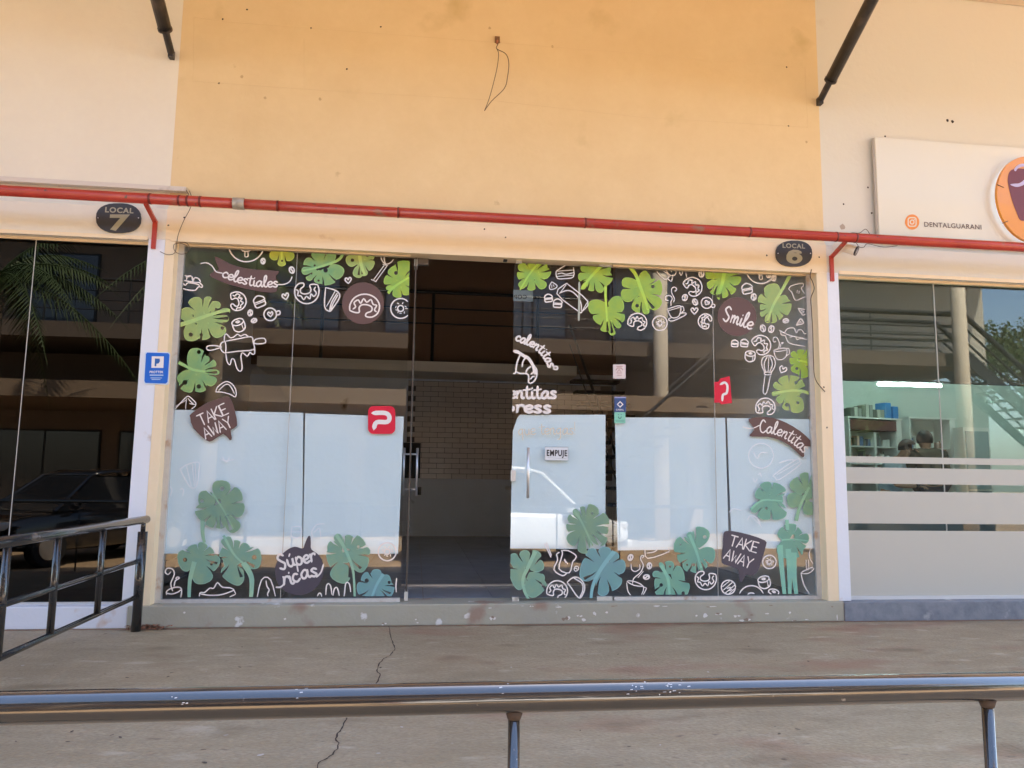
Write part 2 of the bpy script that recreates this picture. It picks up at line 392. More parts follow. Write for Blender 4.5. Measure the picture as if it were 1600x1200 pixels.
# ---------- front handrail close to the camera
fr=thing('front_handrail',(0,-4.93,0),'glossy black handrail across the foreground with scuffed paint','railing')
FR=mat('glossy_black_rail',(.022,.022,.024),.15,noise=(40,.3,(.05,.045,.04)),dirt=[(60,(.2,.19,.18),.72,.03)],coat=.7,spec=.8,bump=.04,bscale=30)
zf=F(800,1089,-4.93).z
MB().tube([(-6,-4.93,zf),(6,-4.93,zf)],.0285,32).build('top_rail',FR,fr,smooth=True)
xs=[F(803,1150,-4.93).x]; dx=F(1545,1140,-4.93).x-xs[0]
for k in range(-5,6):
    x=xs[0]+k*dx
    MB().tube([(x,-4.93,GZ),(x,-4.93,zf)],.0115,14).build('baluster',FR,fr,smooth=True)
    MB().tube([(x,-4.93,zf-.040),(x,-4.93,zf-.024)],[.0125,.018],14).build('weld',mat('rusty_weld',(.07,.05,.04),.8,noise=(60,.6,(.05,.035,.03))),fr,smooth=True)
MB().tube([(-6,-4.93,-.33),(6,-4.93,-.33)],.0135,12).build('lower_rail',FR,fr,smooth=True)
for i in range(34):
    cxp=random.choice([1045,1030,1060,1075,1000,985,1050,480,270,790])+random.gauss(0,14)
    x=F(cxp,1075,-4.97).x; th=random.uniform(.2,1.25)
    l=random.uniform(.001,.004); dz=.0288
    y=-4.93-dz*cos(th); z=zf+dz*sin(th); ty,tz=sin(th),cos(th)
    w=random.uniform(.0004,.0015); s=random.uniform(-.5,.5)
    vs=[(x-l,y-ty*0-w*ty*-1,z-w*tz),(x+l,y+w*ty,z-w*tz),(x+l+s*w,y-w*ty*-1+ty*w,z+w*tz),(x-l+s*w,y+w*ty,z+w*tz)]
    vs=[(x-l,y-w*ty,z-w*tz),(x+l,y-w*ty*.6,z-w*tz*.6),(x+l*.8,y+w*ty,z+w*tz),(x-l*.7,y+w*ty*.5,z+w*tz*.5)]
    addmesh('paint_scuff',vs,[(0,1,2,3)],mat('scuff_white',(.6,.6,.6),.6),fr)

# red dust gathered along the foot of the plinth, and flaked paint on it
random.seed(17); vs=[];fs=[]
N=260
for i in range(N):
    x=-6+12*i/(N-1); w=.012+.035*abs(sin(i*.13)*sin(i*.041+1))+random.uniform(0,.012)
    vs+=[(x,-.03,.0035),(x,-.03-w,.0028)]
for i in range(N-1): fs.append((2*i,2*i+1,2*i+3,2*i+2))
addmesh('dust_line',vs,fs,mat('red_dust',(.25,.13,.075),.95,noise=(20,.8,(.36,.25,.18))),wk)
CHP=mat('flaked_paint',(.74,.71,.66),.8); CHD=mat('bare_patch',(.30,.22,.16),.9)
for px,py,w,h in [(445,967,5,4),(600,975,9,3),(650,968,4,3),(652,973,4,3),(770,966,12,6),(765,950,8,2),(830,947,10,2),(885,966,14,6),(912,968,8,6),(930,959,9,5),(948,957,6,4),(905,962,10,3),(1030,947,26,2),(1088,962,5,5),(1102,962,8,9),(1120,959,14,3),(1150,963,14,3),(1165,968,22,5),(1175,961,6,3),(1197,959,10,2),(1232,957,9,3),(1240,970,9,2),(1260,968,8,2),(1110,948,20,1.5),(875,949,12,2),(960,947,14,1.5),(1205,946,8,1.5),(1300,948,5,2),(1308,965,2,12),(288,957,4,4)]:
    p=F(px,py,-.0205); sx=.0054
    for q in range(1 if w<9 else 3):
        n=9; cx=p.x+random.uniform(-.4,.4)*w*sx*(0 if w<9 else 1); cz=p.z+random.uniform(-.3,.3)*h*sx*(0 if w<9 else 1)
        addmesh('paint_flake',[(cx+w*sx*.5*random.uniform(.4,1.1)*cos(2*pi*k/n)*(1 if w<9 else .5),-.0215-.0002*q,max(.006,cz+h*sx*.5*random.uniform(.4,1.1)*sin(2*pi*k/n))) for k in range(n)],[tuple(range(n))[::-1]],CHD if random.random()<.15 else CHP,B)
# ================================================================== shopfront glazing
GY=.12                                   # glass plane
GL=glass('clear_glass',(.97,.985,.98),.045)
GLR=glass('clinic_glass',(.92,.985,.97),.05)
GLT=glass('dark_tinted_glass',(.06,.065,.075),.05)
CHR=mat('brushed_steel',(.78,.76,.75),.38,.8)
PAT=mat('steel_patch',(.60,.60,.58),.4,.5,dirt=(12,(.35,.34,.32),.6,.1))
zb,ztp=.172,ZT
win_l=thing('shop_window',(-1.0,GY,.17),'fixed two-pane shop window left of the open door, covered in food drawings and leaves','shop window')
win_r=thing('shop_window',(2.6,GY,.17),'fixed two-pane shop window right of the closed door, with Smile and Calentitas lettering','shop window')
door=thing('glass_door',(1.24,GY,.17),'closed glass door leaf with EMPUJE sign and round croissant logo','door')
door2=thing('glass_door',(-.05,GY,.17),'open glass door leaf swung inwards, seen edge-on beside the dark entrance','door')
def pane(par,x0,x1,z0,z1,m=GL,y=GY):
    return box('glass_pane',x0,x1,y,y+.008,z0,z1,m,par)
xs1=F(452,650,GY).x; xs2=F(1117,650,GY).x
XA,XB,XC,XD,XE,XF=-2.0,-.075,.822,1.725,1.735,3.575
XB=F(631,740,GY).x; XC=F(799,740,GY).x; XD=F(957,720,GY).x; XE=XD+.008
pane(win_l,XA,xs1-.002,zb+.02,ztp-.001); pane(win_l,xs1+.002,XB,zb+.02,ztp-.001)
pane(win_r,XE,xs2-.002,zb+.02,ztp-.001); pane(win_r,xs2+.002,XF,zb+.02,ztp-.001)
box('frame',X6L,-1.985,GY-.02,GY+.03,zb,ztp,ALU,win_l); box('frame',-1.985,XB,GY-.02,GY+.03,zb-.001,zb+.028,ALU,win_l)
box('frame',-1.985,XB,GY-.015,GY+.03,ztp-.012,ztp-.001,YELB,win_l)
box('frame',XE,3.56,GY-.02,GY+.03,zb-.001,zb+.028,ALU,win_r); box('frame',3.56,X6R,GY-.02,GY+.03,zb,ztp,ALU,win_r)
box('frame',XE,3.56,GY-.015,GY+.03,ztp-.012,ztp-.001,YELB,win_r)
SEAL=mat('pane_seal',(.5,.47,.43),.5)
for x,w in((xs1,win_l),(xs2,win_r)): box('seal',x-.0018,x+.0018,GY-.001,GY+.009,zb+.03,ztp-.013,SEAL,w)
# closed leaf
DY=GY-.004
pane(door,XC,XD-.004,.178,ztp-.02,y=DY)
def pxbox(name,x0,y0,x1,y1,yy0,yy1,m,par,bev=.002):
    a,b=F(x0,y1,yy0),F(x1,y0,yy0); return box(name,a.x,b.x,yy0,yy1,a.z,b.z,m,par,bevel=bev)
pxbox('hinge_patch',933,932,957,941,DY-.012,DY+.02,PAT,door); pxbox('hinge_patch',936,408,956,416,DY-.012,DY+.02,PAT,door)
pxbox('patch_fitting',800,933,811,941,DY-.008,DY+.016,PAT,door); pxbox('patch_fitting',806,404,816,411,DY-.008,DY+.016,PAT,door)
pxbox('lock',798,735,806,752,DY-.012,DY+.022,mat('pale_lock',(.7,.69,.66),.35,.3),door)
def handle(par,x,y,z0,z1,yc):
    h=MB().tube([(x,y,z0),(x,y,z1)],.0125,14)
    for z in (z0+.06,z1-.06): h.tube([(x,y,z),(yc[0],yc[1],z)],.008,8)
    return h.build('handle',CHR,par,smooth=True)
hx=F(825,738,DY-.05).x
handle(door,hx,DY-.055,1.03,1.46,(hx,DY))
# open leaf, swung 90 degrees inwards
lx=XB+.045
box('glass_pane',lx,lx+.008,GY+.01,GY+.86,.178,ztp-.03,GL,door2)
box('edge_seal',lx-.001,lx+.009,GY+.861,GY+.866,.178,ztp-.03,mat('polished_edge',(.30,.32,.30),.2),door2)
box('edge_seal',lx-.002,lx+.010,GY+.004,GY+.009,.178,ztp-.03,mat('dark_edge',(.06,.05,.045),.4),door2)
box('hinge_patch',lx-.012,lx+.02,GY+.0,GY+.12,.176,.25,PAT,door2); box('hinge_patch',lx-.012,lx+.02,GY+.0,GY+.12,ztp-.09,ztp-.03,PAT,door2)
handle(door2,lx+.065,GY+.78,1.02,1.47,(lx+.008,GY+.78)); handle(door2,lx-.06,GY+.78,1.02,1.47,(lx,GY+.78))
MB().tube([(lx+.004,GY-.012,1.0),(lx+.004,GY-.012,ztp-.02)],.004,6).build('seal',mat('brown_rubber',(.09,.065,.05),.6),door2)
pxbox('door_closer',653,404,670,413,GY-.03,GY+.02,mat('closer_grey',(.10,.075,.055),.5),door2)
pxbox('ceiling_bracket',787,399,793,407,GY-.03,GY+.02,mat('dark_plastic',(.03,.03,.03),.4),B)
# left and right neighbouring windows
wn7=thing('shop_window',(-5,GY,.17),'dark tinted shop window left of the pier with the LOCAL 7 plaque','shop window')
wn8=thing('shop_window',(7,GY,.17),'clear shop window at the right with frosted horizontal bands','shop window')
xa=F(36,600,GY).x
box('glass_pane',-9.5,xa-.002,GY,GY+.008,.18,ztp-.02,GLT,wn7); box('glass_pane',xa+.002,-2.245,GY,GY+.008,.18,ztp-.02,GLT,wn7)
box('seal',xa-.003,xa+.003,GY-.002,GY+.009,.2,ztp-.02,SEAL,wn7)
box('frame',-9.5,-2.242,GY-.02,GY+.03,.166,.185,ALU,wn7); box('frame',-9.5,-2.242,GY-.015,GY+.03,ztp-.022,ztp-.001,YELB,wn7)
xb=F(1467,600,GY).x
box('glass_pane',3.824,xb-.002,GY,GY+.008,.19,ztp-.02,GLR,wn8); box('glass_pane',xb+.002,10.5,GY,GY+.008,.19,ztp-.02,GLR,wn8)
box('seal',xb-.003,xb+.003,GY-.002,GY+.009,.2,ztp-.02,SEAL,wn8)
box('frame',3.824,10.5,GY-.02,GY+.03,.164,.195,mat('white_frame',(.66,.65,.63),.5),wn8); box('frame',3.824,10.5,GY-.015,GY+.03,ztp-.022,ztp-.001,YELB,wn8)
FRO=mat('frosted_film',(.54,.52,.45),.6,noise=(1,.3,(.49,.48,.42)))
for y0,y1 in ((714,724),(731,756),(768,818),(829,936)):
    a=F(1400,y1,GY+.009).z; b=F(1400,y0,GY+.009).z
    box('frosted_band',3.83,10.4,GY-.0022,GY-.0007,max(a,.196),b,FRO,wn8)
# paper sheets behind the glass
PAP=mat('white_paper',(.79,.90,.96),.8,noise=[(1.2,.3,(.74,.86,.93)),(5,.25,(.71,.82,.9))],bump=.6,bscale=5)
def sheet(pts,lab,y=GY+.02):
    vs=[F(px,py,y) for px,py in pts]; c=vs[0]
    # subdivide into a slightly wavy grid between 4 corners (TL,TR,BR,BL)
    N,Mm=14,8; g=[];TL,TR,BR,BL=vs[:4]
    for sgn in (0,.0009):
        for j in range(Mm+1):
            for i in range(N+1):
                u,v=i/N,j/Mm; p=(TL*(1-u)+TR*u)*(1-v)+(BL*(1-u)+BR*u)*v
                p=p.copy(); p.y+=.004*sin(u*9+len(lab))*cos(v*3)+sgn
                if len(vs)>4 and i==0 and j==0: p+=Vector((.035,0,-.03))
                g.append(p)
    f=[];K=(N+1)*(Mm+1)
    for j in range(Mm):
        for i in range(N):
            a=j*(N+1)+i; f+=[(a,a+N+1,a+N+2,a+1),(a+K,a+1+K,a+N+2+K,a+N+1+K)]
    o=addmesh('paper_sheet',g,f,PAP,None,smooth=True)
    return tag(o,lab,'paper sheet','white paper sheets taped behind the glass')
sheet([(271,640),(474,645),(472,867),(258,865)],'wide white paper sheet behind the leftmost part of the drawn-on window')
sheet([(477,646),(631,651),(622,865),(473,867)],'white paper sheet carrying the red P sticker, left of the open door')
sheet([(802,648),(946,648),(946,858),(797,857),0,] [:4]+[(0,0)],'white paper sheet on the closed door behind the EMPUJE sign')
sheet([(961,652),(1133,653),(1139,858),(965,860)],'white paper sheet just right of the closed door, behind the reflected column')
sheet([(1136,653),(1264,655),(1271,857),(1143,857)],'white paper sheet behind the Calentitas banner and teal leaves at right')

# ================================================================== stickers
CR={'c3':(260,370,8),'c4':(440,370,7.273),'c5':(260,510,8),'c7':(250,640,8),'c8':(240,780,7.057),'d1':(430,780,7.273),
'd4':(790,390,8.889),'d5':(790,510,8.889),'d6':(790,640,8.889),'d7':(790,770,6.665),'d8':(950,400,8.889),'e1':(1110,390,8.889),
'e2':(1110,515,8.889),'e3':(1110,640,8.889),'e4':(950,530,8.889),'e5':(950,780,7.272),'e6':(1110,770,6.858),'px':(0,0,1)}
def C2(c,x,y): a,b,s=CR[c]; return (a+x/s,b+y/s)
SY=GY-.003
def W2(c,x,y,yy=SY): p=F(*C2(c,x,y),yy); return (p.x,p.z)
WV=mat('white_vinyl',(.86,.80,.76),.5)
FV=mat('faint_white_vinyl',(.80,.83,.86),.5)
BRN=mat('brown_vinyl',(.135,.072,.062),.55,noise=(6,.2,(.12,.065,.055)))
BRD=mat('dark_plum_vinyl',(.085,.07,.09),.55)
def par_for(x,z=0):
    return win_l if x<.3 else (door if x<XD-.0 else win_r)
def ribbon_poly(P,w,mesh,y,step=-.00006):
    "flat vinyl stroke: strip of quads with rounded ends, creeping forward so that crossings never coincide"
    n=len(P); L_=[];
    for i,p in enumerate(P):
        t=P[min(i+1,n-1)]-P[max(i-1,0)]
        if t.length<1e-9: t=Vector((1,0,0))
        t.normalize(); nn=Vector((-t[1],t[0],0))
        k=1.0
        L_.append((p,nn,t))
    b=len(mesh.v)
    # start cap
    p,nn,t=L_[0]; mesh.v.append((p[0]-t[0]*w*.9,y,p[1]-t[1]*w*.9))
    for i,(p,nn,t) in enumerate(L_):
        yy=y+step*i
        ww=w*(.7 if i in (0,n-1) else 1)
        mesh.v+=[(p[0]+nn[0]*ww,yy,p[1]+nn[1]*ww),(p[0]-nn[0]*ww,yy,p[1]-nn[1]*ww)]
    p,nn,t=L_[-1]; mesh.v.append((p[0]+t[0]*w*.9,y+step*n,p[1]+t[1]*w*.9))
    mesh.f.append((b,b+1,b+2)); mesh.m.append(0)
    for i in range(n-1):
        a=b+1+2*i; mesh.f.append((a,a+2,a+3,a+1)); mesh.m.append(0)
    e=b+1+2*n; mesh.f.append((e-2,e,e-1)); mesh.m.append(0)
def clip_line(P,box_):
    x0,x1,z0,z1=box_; segs=[];cur=[]
    for p in P:
        if x0<=p[0]<=x1 and z0<=p[1]<=z1: cur.append(p)
        else:
            if len(cur)>1: segs.append(cur)
            cur=[]
    if len(cur)>1: segs.append(cur)
    return segs
LIML=(-1.98,XB-.004,.215,ZT-.02); LIMD=(XC+.003,XD-.004,.19,ZT-.02); LIMR=(XE+.003,3.555,.215,ZT-.02)
def lim(x): return LIML if x<.3 else (LIMD if x<XD else LIMR)
NIDX=[0]
def strokes(name,c,w,lines,m=None,par=None,y=None,sm=5,label=None,closed=False,clip=True,parent=None):
    """lines: list of lists of (x,y) in the coordinates of enlargement c; w width in the same units"""
    mb=MB(); a,b,s=CR[c]; hw=w/s*.5*(6.547/FP)
    NIDX[0]+=1; y0=(SY if y is None else y)-.00012*(NIDX[0]%7)
    cx=None
    for ln in lines:
        if isinstance(ln,str): ln=[tuple(map(float,q.split(','))) for q in ln.split()]
        P=[Vector((*W2(c,*q),0)) for q in ln]
        if cx is None: cx=sum(p[0] for p in P)/len(P)
        P=smooth_line(P,closed,sm)
        if closed: P.append(P[0])
        pr=par or par_for(cx)
        L_=LIML if pr is win_l else LIMD if pr is door else LIMR if pr is win_r else None
        for sg in (clip_line(P,L_) if (L_ and clip) else [P]): ribbon_poly(sg,hw,mb,y0-(.005 if (pr is door and y is None) else 0))
    if not mb.v: return None
    pr=par or par_for(cx)
    return tag(mb.build(name,m or WV,parent or pr),label)
def flat(name,layers,mats_,y,parent,label=None,clip=None,col=None):
    """layers: list of (material index or None for a hole, polygon [(x,z)]), later ones win. coplanar union by constrained triangulation"""
    vs=[];fs=[];own=[]
    for mi,P in layers:
        A=sum(P[i][0]*P[(i+1)%len(P)][1]-P[(i+1)%len(P)][0]*P[i][1] for i in range(len(P)))
        if A<0: P=P[::-1]
        b=len(vs); vs+=[Vector((p[0],p[1])) for p in P]; fs.append(list(range(b,b+len(P)))); own.append(mi)
    r=geometry.delaunay_2d_cdt(vs,[],fs,1,1e-6)
    V,E,Fc,ov,oe,of=r
    V=list(V); f2=[];mi=[]
    for f,o in zip(Fc,of):
        if not o: continue
        k=own[max(o)]
        if k is None: continue
        cx=sum(V[i][0] for i in f)/len(f); cz=sum(V[i][1] for i in f)/len(f)
        f2.append(tuple(f)); mi.append(k)
    if clip:
        me=bmesh.new(); bv=[me.verts.new((v[0],y,v[1])) for v in V]
        for f,k in zip(f2,mi):
            try: q=me.faces.new([bv[i] for i in f]); q.material_index=k
            except ValueError: pass
        x0,x1,z0,z1=clip
        for co,no in (((x0,0,0),(1,0,0)),((x1,0,0),(-1,0,0)),((0,0,z0),(0,0,1)),((0,0,z1),(0,0,-1))):
            bmesh.ops.bisect_plane(me,geom=me.verts[:]+me.edges[:]+me.faces[:],plane_co=co,plane_no=no,clear_inner=True)
        bmesh.ops.delete(me,geom=[v for v in me.verts if not v.link_faces],context='VERTS')
        me.verts.ensure_lookup_table(); me.verts.index_update()
        V3=[tuple(v.co) for v in me.verts]; f2=[tuple(v.index for v in f.verts) for f in me.faces]; mi=[f.material_index for f in me.faces]; me.free()
    else: V3=[(v[0],y,v[1]) for v in V]
    if not f2: return None
    f2=[f if True else f for f in f2]
    o=addmesh(name,V3,f2,mats_,parent,mi)
    return tag(o,label)
def circ(cx,cz,r,n=28,ry=None): return [(cx+r*cos(2*pi*k/n),cz+(ry or r)*sin(2*pi*k/n)) for k in range(n)]
def blob(name,c,pts,m,label=None,par=None,y=None,sm=4,raw=False):
    P=[W2(c,*q) for q in pts]
    if not raw: P=[(p[0],p[1]) for p in smooth_line([Vector((*p,0)) for p in P],True,sm)]
    cx=sum(p[0] for p in P)/len(P); pr=par or par_for(cx)
    return flat(name,[(0,P)],[m],(SY if y is None else y)+.0006-(.005 if pr is door else 0),pr,label,clip=lim(cx) if par is None else None),pr
# ---- monstera leaves
def leafmats(c1,c2):
    def mk(tag_,k):
        ca=tuple(v*k for v in c1); cb=tuple(v*k for v in c2)
        nm='leaf_%s_%d_%d_%d_%d'%(tag_,c1[0]*999,c1[1]*999,c2[0]*999,c2[1]*999)
        return mat(nm,ca,.5,noise=[(7,1.0,cb)])
    return [mk('body',.86),mk('rim',1.08),mk('rib',1.22),mat('leaf_hole_dark',(.035,.045,.02),.6),mat('leaf_hole_pale',(.66,.74,.70),.6)]
def lobe(bx,by,tx,ty,w,sc=1.0):
    ax=Vector((tx-bx,ty-by)); L_=ax.length; u=ax/L_; v=Vector((-u[1],u[0])); pts=[]
    inset=(1-sc)*w*.5
    def hw(t):
        if t<.55: return w*.53*(.42+.58*sin(t/.55*pi/2))
        q=(t-.55)/.45; return w*.53*math.sqrt(max(0,1-q**3.4))
    ts=[0,.12,.26,.4,.55,.7,.82,.9,.96,1.0]
    Le=L_-inset
    for t in ts: pts.append(Vector((bx,by))+u*(t*Le)+v*max(hw(t)-inset,0 if t==1 else .5))
    for t in ts[::-1][1:]: pts.append(Vector((bx,by))+u*(t*Le)-v*max(hw(t)-inset,.5))
    return pts
YG=((.44,.60,.06),(.26,.50,.10)); YY=((.60,.60,.07),(.34,.52,.10)); MG=((.38,.55,.16),(.20,.44,.20)); LG=((.46,.56,.17),(.32,.50,.18))
TE=((.20,.41,.33),(.30,.46,.29)); TB=((.19,.41,.40),(.20,.38,.41)); TG=((.25,.40,.24),(.19,.35,.27)); MT=((.23,.48,.33),(.18,.41,.33))
def leaf(c,lobes,ribs=(),holes=(),col=YG,pale=(),lab=None,par=None):
    lay=[];A=lambda q:W2(c,q[0],q[1])
    s=CR[c][2]
    for bx,by,tx,ty,w in lobes: lay.append((1,[A(p) for p in lobe(bx,by,tx,ty,w)]))
    for bx,by,tx,ty,w in lobes:
        if w>60: lay.append((0,[A(p) for p in lobe(bx,by,tx,ty,w,1-14/w if w>80 else .8)]))
    mb_=Vector((sum(l[0] for l in lobes)/len(lobes),sum(l[1] for l in lobes)/len(lobes)))
    LS=sorted([l for l in lobes if (Vector((l[2],l[3]))-mb_).length>l[4]*.5],key=lambda l:math.atan2(l[3]-mb_[1],l[2]-mb_[0]))
    for i,l in enumerate(LS):
        q=LS[(i+1)%len(LS)]; a_=math.atan2(l[3]-mb_[1],l[2]-mb_[0]); b_=math.atan2(q[3]-mb_[1],q[2]-mb_[0]); df=(b_-a_)%(2*pi)
        if df>1.7: continue
        ra=(Vector((l[2],l[3]))-mb_).length; rb=(Vector((q[2],q[3]))-mb_).length; am=a_+df*(l[4]/(l[4]+q[4])*.5+.25); u_=Vector((cos(am),sin(am))); rm=(ra+rb)/2; v_=Vector((-u_[1],u_[0])); ww=rm*.042
        I_=mb_+u_*rm*.46; J_=mb_+u_*rm*.75+v_*rm*.04*(1 if i%2 else -1); K_=mb_+u_*rm*1.25
        lay.append((None,[A(p) for p in (I_,J_+v_*ww*.8,K_+v_*ww*2.1,K_-v_*ww*2.1,J_-v_*ww*.8)]))
    for w,ln in ribs:
        P=smooth_line([Vector((*q,0)) for q in ln],False,4); L1=[];L2=[]
        for i,p in enumerate(P):
            t=(P[min(i+1,len(P)-1)]-P[max(i-1,0)]).normalized(); nn=Vector((-t[1],t[0],0)); ww=w*.5*(1-.45*i/len(P))
            L1.append(p+nn*ww); L2.append(p-nn*ww)
        for i in range(len(P)-1): lay.append((2,[A(L1[i]),A(L1[i+1]),A(L2[i+1]),A(L2[i])]))
    for x,y_,r in holes: lay.append((None,[A((x+r*cos(k*pi/6),y_+r*sin(k*pi/6))) for k in range(12)]))
    for x,y_,r in pale: lay.append((None,[A((x+r*cos(k*pi/6),y_+r*sin(k*pi/6))) for k in range(12)]))
    cx=sum(p[0] for _,P in lay for p in P)/sum(len(P) for _,P in lay)
    pr=par or par_for(cx); NIDX[0]+=1
    L_=LIML if pr is win_l else LIMD if pr is door else LIMR
    if pr is door: L_=(L_[0],L_[1]+.12,L_[2],L_[3])
    if pr is win_r: L_=(XD-.12,L_[1],L_[2],L_[3])
    return flat('monstera_leaf_sticker',lay,leafmats(*col),SY+.0011+.00015*(NIDX[0]%4)-(.005 if pr is door else 0),pr,lab,clip=L_)
# window left
leaf('c3',[(420,1010,340,755,180),(500,960,530,745,120),(580,960,640,805,110),(560,965,800,925,90),(600,990,780,1035,90),(300,1050,195,900,150),(560,1010,690,1250,190),(430,1040,500,1285,185),(300,1070,330,1305,190),(300,1040,640,1000,120)],
 [(56,[(165,1100),(300,1060),(450,1005),(620,950),(795,915)])],[(620,905,18),(700,1140,22),(435,1225,20),(305,1222,26)],LG)
leaf('c5',[(340,560,395,270,215),(400,545,525,375,82),(440,550,615,440,110),(450,570,665,575,70),(470,590,605,725,135),(420,590,415,825,170),(330,580,225,815,200),(330,560,150,700,150),(300,560,500,570,70)],
 [(44,[(150,450),(230,490),(330,540),(480,565)])],[(405,320,24),(405,750,28),(230,700,30)],MG)
leaf('c3',[(1440,100,1250,140,70),(1440,120,1310,280,120),(1440,130,1442,370,120),(1450,120,1570,290,130),(1460,110,1600,140,90)],[(30,[(1440,60),(1440,320)])],[(1445,300,14)],YY)
leaf('c4',[(440,330,430,150,190),(520,310,572,162,125),(400,345,255,275,120),(390,360,225,395,90),(400,380,285,488,80),(440,380,415,532,110),(500,360,550,545,190),(540,340,695,440,150)],
 [(36,[(720,150),(660,250),(560,300),(400,350),(240,385)])],[(500,380,26),(375,325,12),(420,497,12),(340,418,10)],MG)
leaf('c4',[(890,220,738,300,130),(900,320,848,462,110),(920,320,945,446,80),(930,280,1045,340,130),(900,200,1062,205,120),(890,180,900,330,90)],[(46,[(880,150),(900,300),(945,435)])],[(805,265,20),(975,210,20)],LG)
leaf('c4',[(1390,460,1380,268,190),(1340,480,1245,345,140),(1310,530,1165,475,120),(1330,560,1310,692,110),(1400,520,1425,665,110),(1290,560,1185,590,50),(1300,540,1460,480,120)],[(34,[(1210,640),(1290,560),(1450,460)])],[(1300,410,22)],YG)
leaf('c8',[(740,0,750,-210,190),(740,20,975,-60,190),(760,60,1000,130,180),(800,200,925,350,150),(740,140,720,325,140),(700,120,610,305,150),(660,60,495,215,210),(680,0,490,10,190),(700,60,760,200,200)],
 [(50,[(540,240),(540,380),(560,480)]),(22,[(650,-60),(770,120),(880,330)])],(),TG,pale=[(754,-115,26),(533,20,20)])
leaf('c8',[(480,640,270,700,230),(460,610,420,505,120),(500,600,560,480,110),(560,620,650,550,110),(500,680,560,935,220),(560,650,715,740,180),(430,640,600,660,120)],
 [(54,[(450,690),(400,900),(390,1150)])],[(345,668,24),(637,715,16)],TE)
leaf('c8',[(850,560,785,420,130),(900,590,920,450,100),(940,620,1040,495,110),(960,650,1190,650,230),(860,620,735,570,150),(880,680,775,720,150),(940,740,820,910,260),(860,600,960,700,150)],
 [(30,[(770,400),(880,600),(1000,720)]),(66,[(990,700),(1075,850),(1080,1000),(1065,1150)])],[(1110,640,26)],TE)
leaf('d1',[(760,520,690,400,90),(810,560,848,405,110),(850,580,1000,455,180),(860,640,1080,580,110),(870,680,1050,760,200),(760,560,590,540,140),(780,640,590,700,230),(800,740,700,940,220),(780,600,860,700,150)],
 [(40,[(690,400),(780,540),(850,700),(890,850),(905,1165)])],(),TE,pale=[(945,540,16)])
leaf('d1',[(1150,960,985,870,140),(1150,930,1150,795,110),(1180,950,1320,925,150),(1180,1000,1340,1070,190),(1160,1040,1240,1150,150),(1120,1030,1040,1120,160),(1120,1000,925,1020,160),(1100,960,1220,1030,150)],
 [(36,[(1230,850),(1150,980),(1080,1160)])],[(1040,925,24),(1295,945,18)],TB)
# closed door
leaf('d4',[(350,330,185,205,130),(330,330,160,375,130),(290,440,190,525,100),(340,400,365,570,130),(420,340,535,545,130),(470,270,610,370,150),(430,240,580,215,120),(400,270,355,145,110),(280,460,440,260,120)],
 [(34,[(560,140),(450,200),(320,360),(200,560)])],(),YG,par=door)
leaf('d4',[(1270,300,1440,480,220),(1230,310,1330,600,120),(1200,370,1190,580,120),(1180,370,1005,385,120),(1220,300,1050,215,150),(1260,260,1200,165,130),(1290,250,1460,290,120),(1130,450,1060,550,60),(1150,400,1300,260,110)],
 [(46,[(1320,240),(1200,360),(1050,550)])],(),YG,par=door)
leaf('d4',[(1390,780,1145,810,190),(1390,860,1250,1010,180),(1390,930,1370,1145,130),(1430,960,1495,1195,100),(1460,900,1590,1090,90),(1450,850,1645,990,150),(1430,790,1640,740,220),(1400,800,1440,1000,140)],
 [(40,[(1385,510),(1390,700),(1410,1000)])],(),YG,par=door)
leaf('d7',[(260,740,335,605,115),(220,780,190,595,110),(190,850,60,635,110),(200,860,60,920,230),(250,780,400,745,115),(240,900,370,1050,220),(230,860,400,930,150)],
 [(42,[(310,610),(230,780),(180,900),(195,1020),(255,1135)])],(),TE,par=door)
leaf('d7',[(780,290,712,170,60),(800,290,802,140,72),(830,300,925,130,150),(850,340,1075,280,180),(860,370,1070,400,110),(880,440,1055,500,140),(780,290,645,255,85),(790,330,632,370,120),(820,400,650,520,140),(850,460,790,630,120),(780,300,880,470,130)],
 [(26,[(715,185),(800,320),(905,550)])],(),TG,pale=[(902,212,14)],par=door)
leaf('d7',[(1000,780,860,590,130),(1030,740,1035,560,130),(1080,700,1170,630,90),(1060,760,1250,770,150),(1020,800,1160,1000,200),(980,860,1025,1075,120),(960,820,775,780,240),(1060,720,940,880,140)],
 [(46,[(1130,610),(1000,780),(910,960),(885,1135)])],(),TB,par=door)
# window right
leaf('d8',[(420,390,190,360,140),(440,480,185,570,190),(480,570,390,780,180),(500,620,540,810,100),(540,560,720,710,190),(480,440,755,460,260),(440,340,580,260,170),(440,330,520,600,140)],
 [(56,[(270,110),(380,250),(450,430),(520,620),(560,780)])],[(405,690,24),(625,425,24)],YG,par=win_r)
leaf('e1',[(190,330,420,450,160),(160,430,335,600,150),(150,500,205,670,130),(130,520,122,695,70),(110,480,15,615,110),(120,350,-70,330,150),(110,440,-40,520,120),(160,300,60,250,150),(200,300,370,300,110),(180,300,120,520,120)],
 [(60,[(205,250),(170,450),(120,620)])],(),YG,par=win_r)
leaf('e1',[(900,700,830,475,210),(870,720,660,680,150),(860,800,685,800,110),(830,860,690,905,90),(820,880,785,1020,80),(840,880,890,1020,100),(860,840,985,960,130),(900,760,1120,830,230),(920,720,1080,680,120),(900,680,830,900,120)],
 [(50,[(1130,310),(1040,480),(960,620),(870,780),(795,990)])],(),LG,par=win_r)
leaf('e2',[(1230,400,1125,315,80),(1220,420,1100,440,110),(1230,450,1185,610,160),(1260,450,1310,675,150),(1250,400,1270,275,120),(1280,400,1375,290,110),(1240,400,1390,450,140)],[(30,[(1200,420),(1370,460)])],[(1200,540,20)],YG,par=win_r)
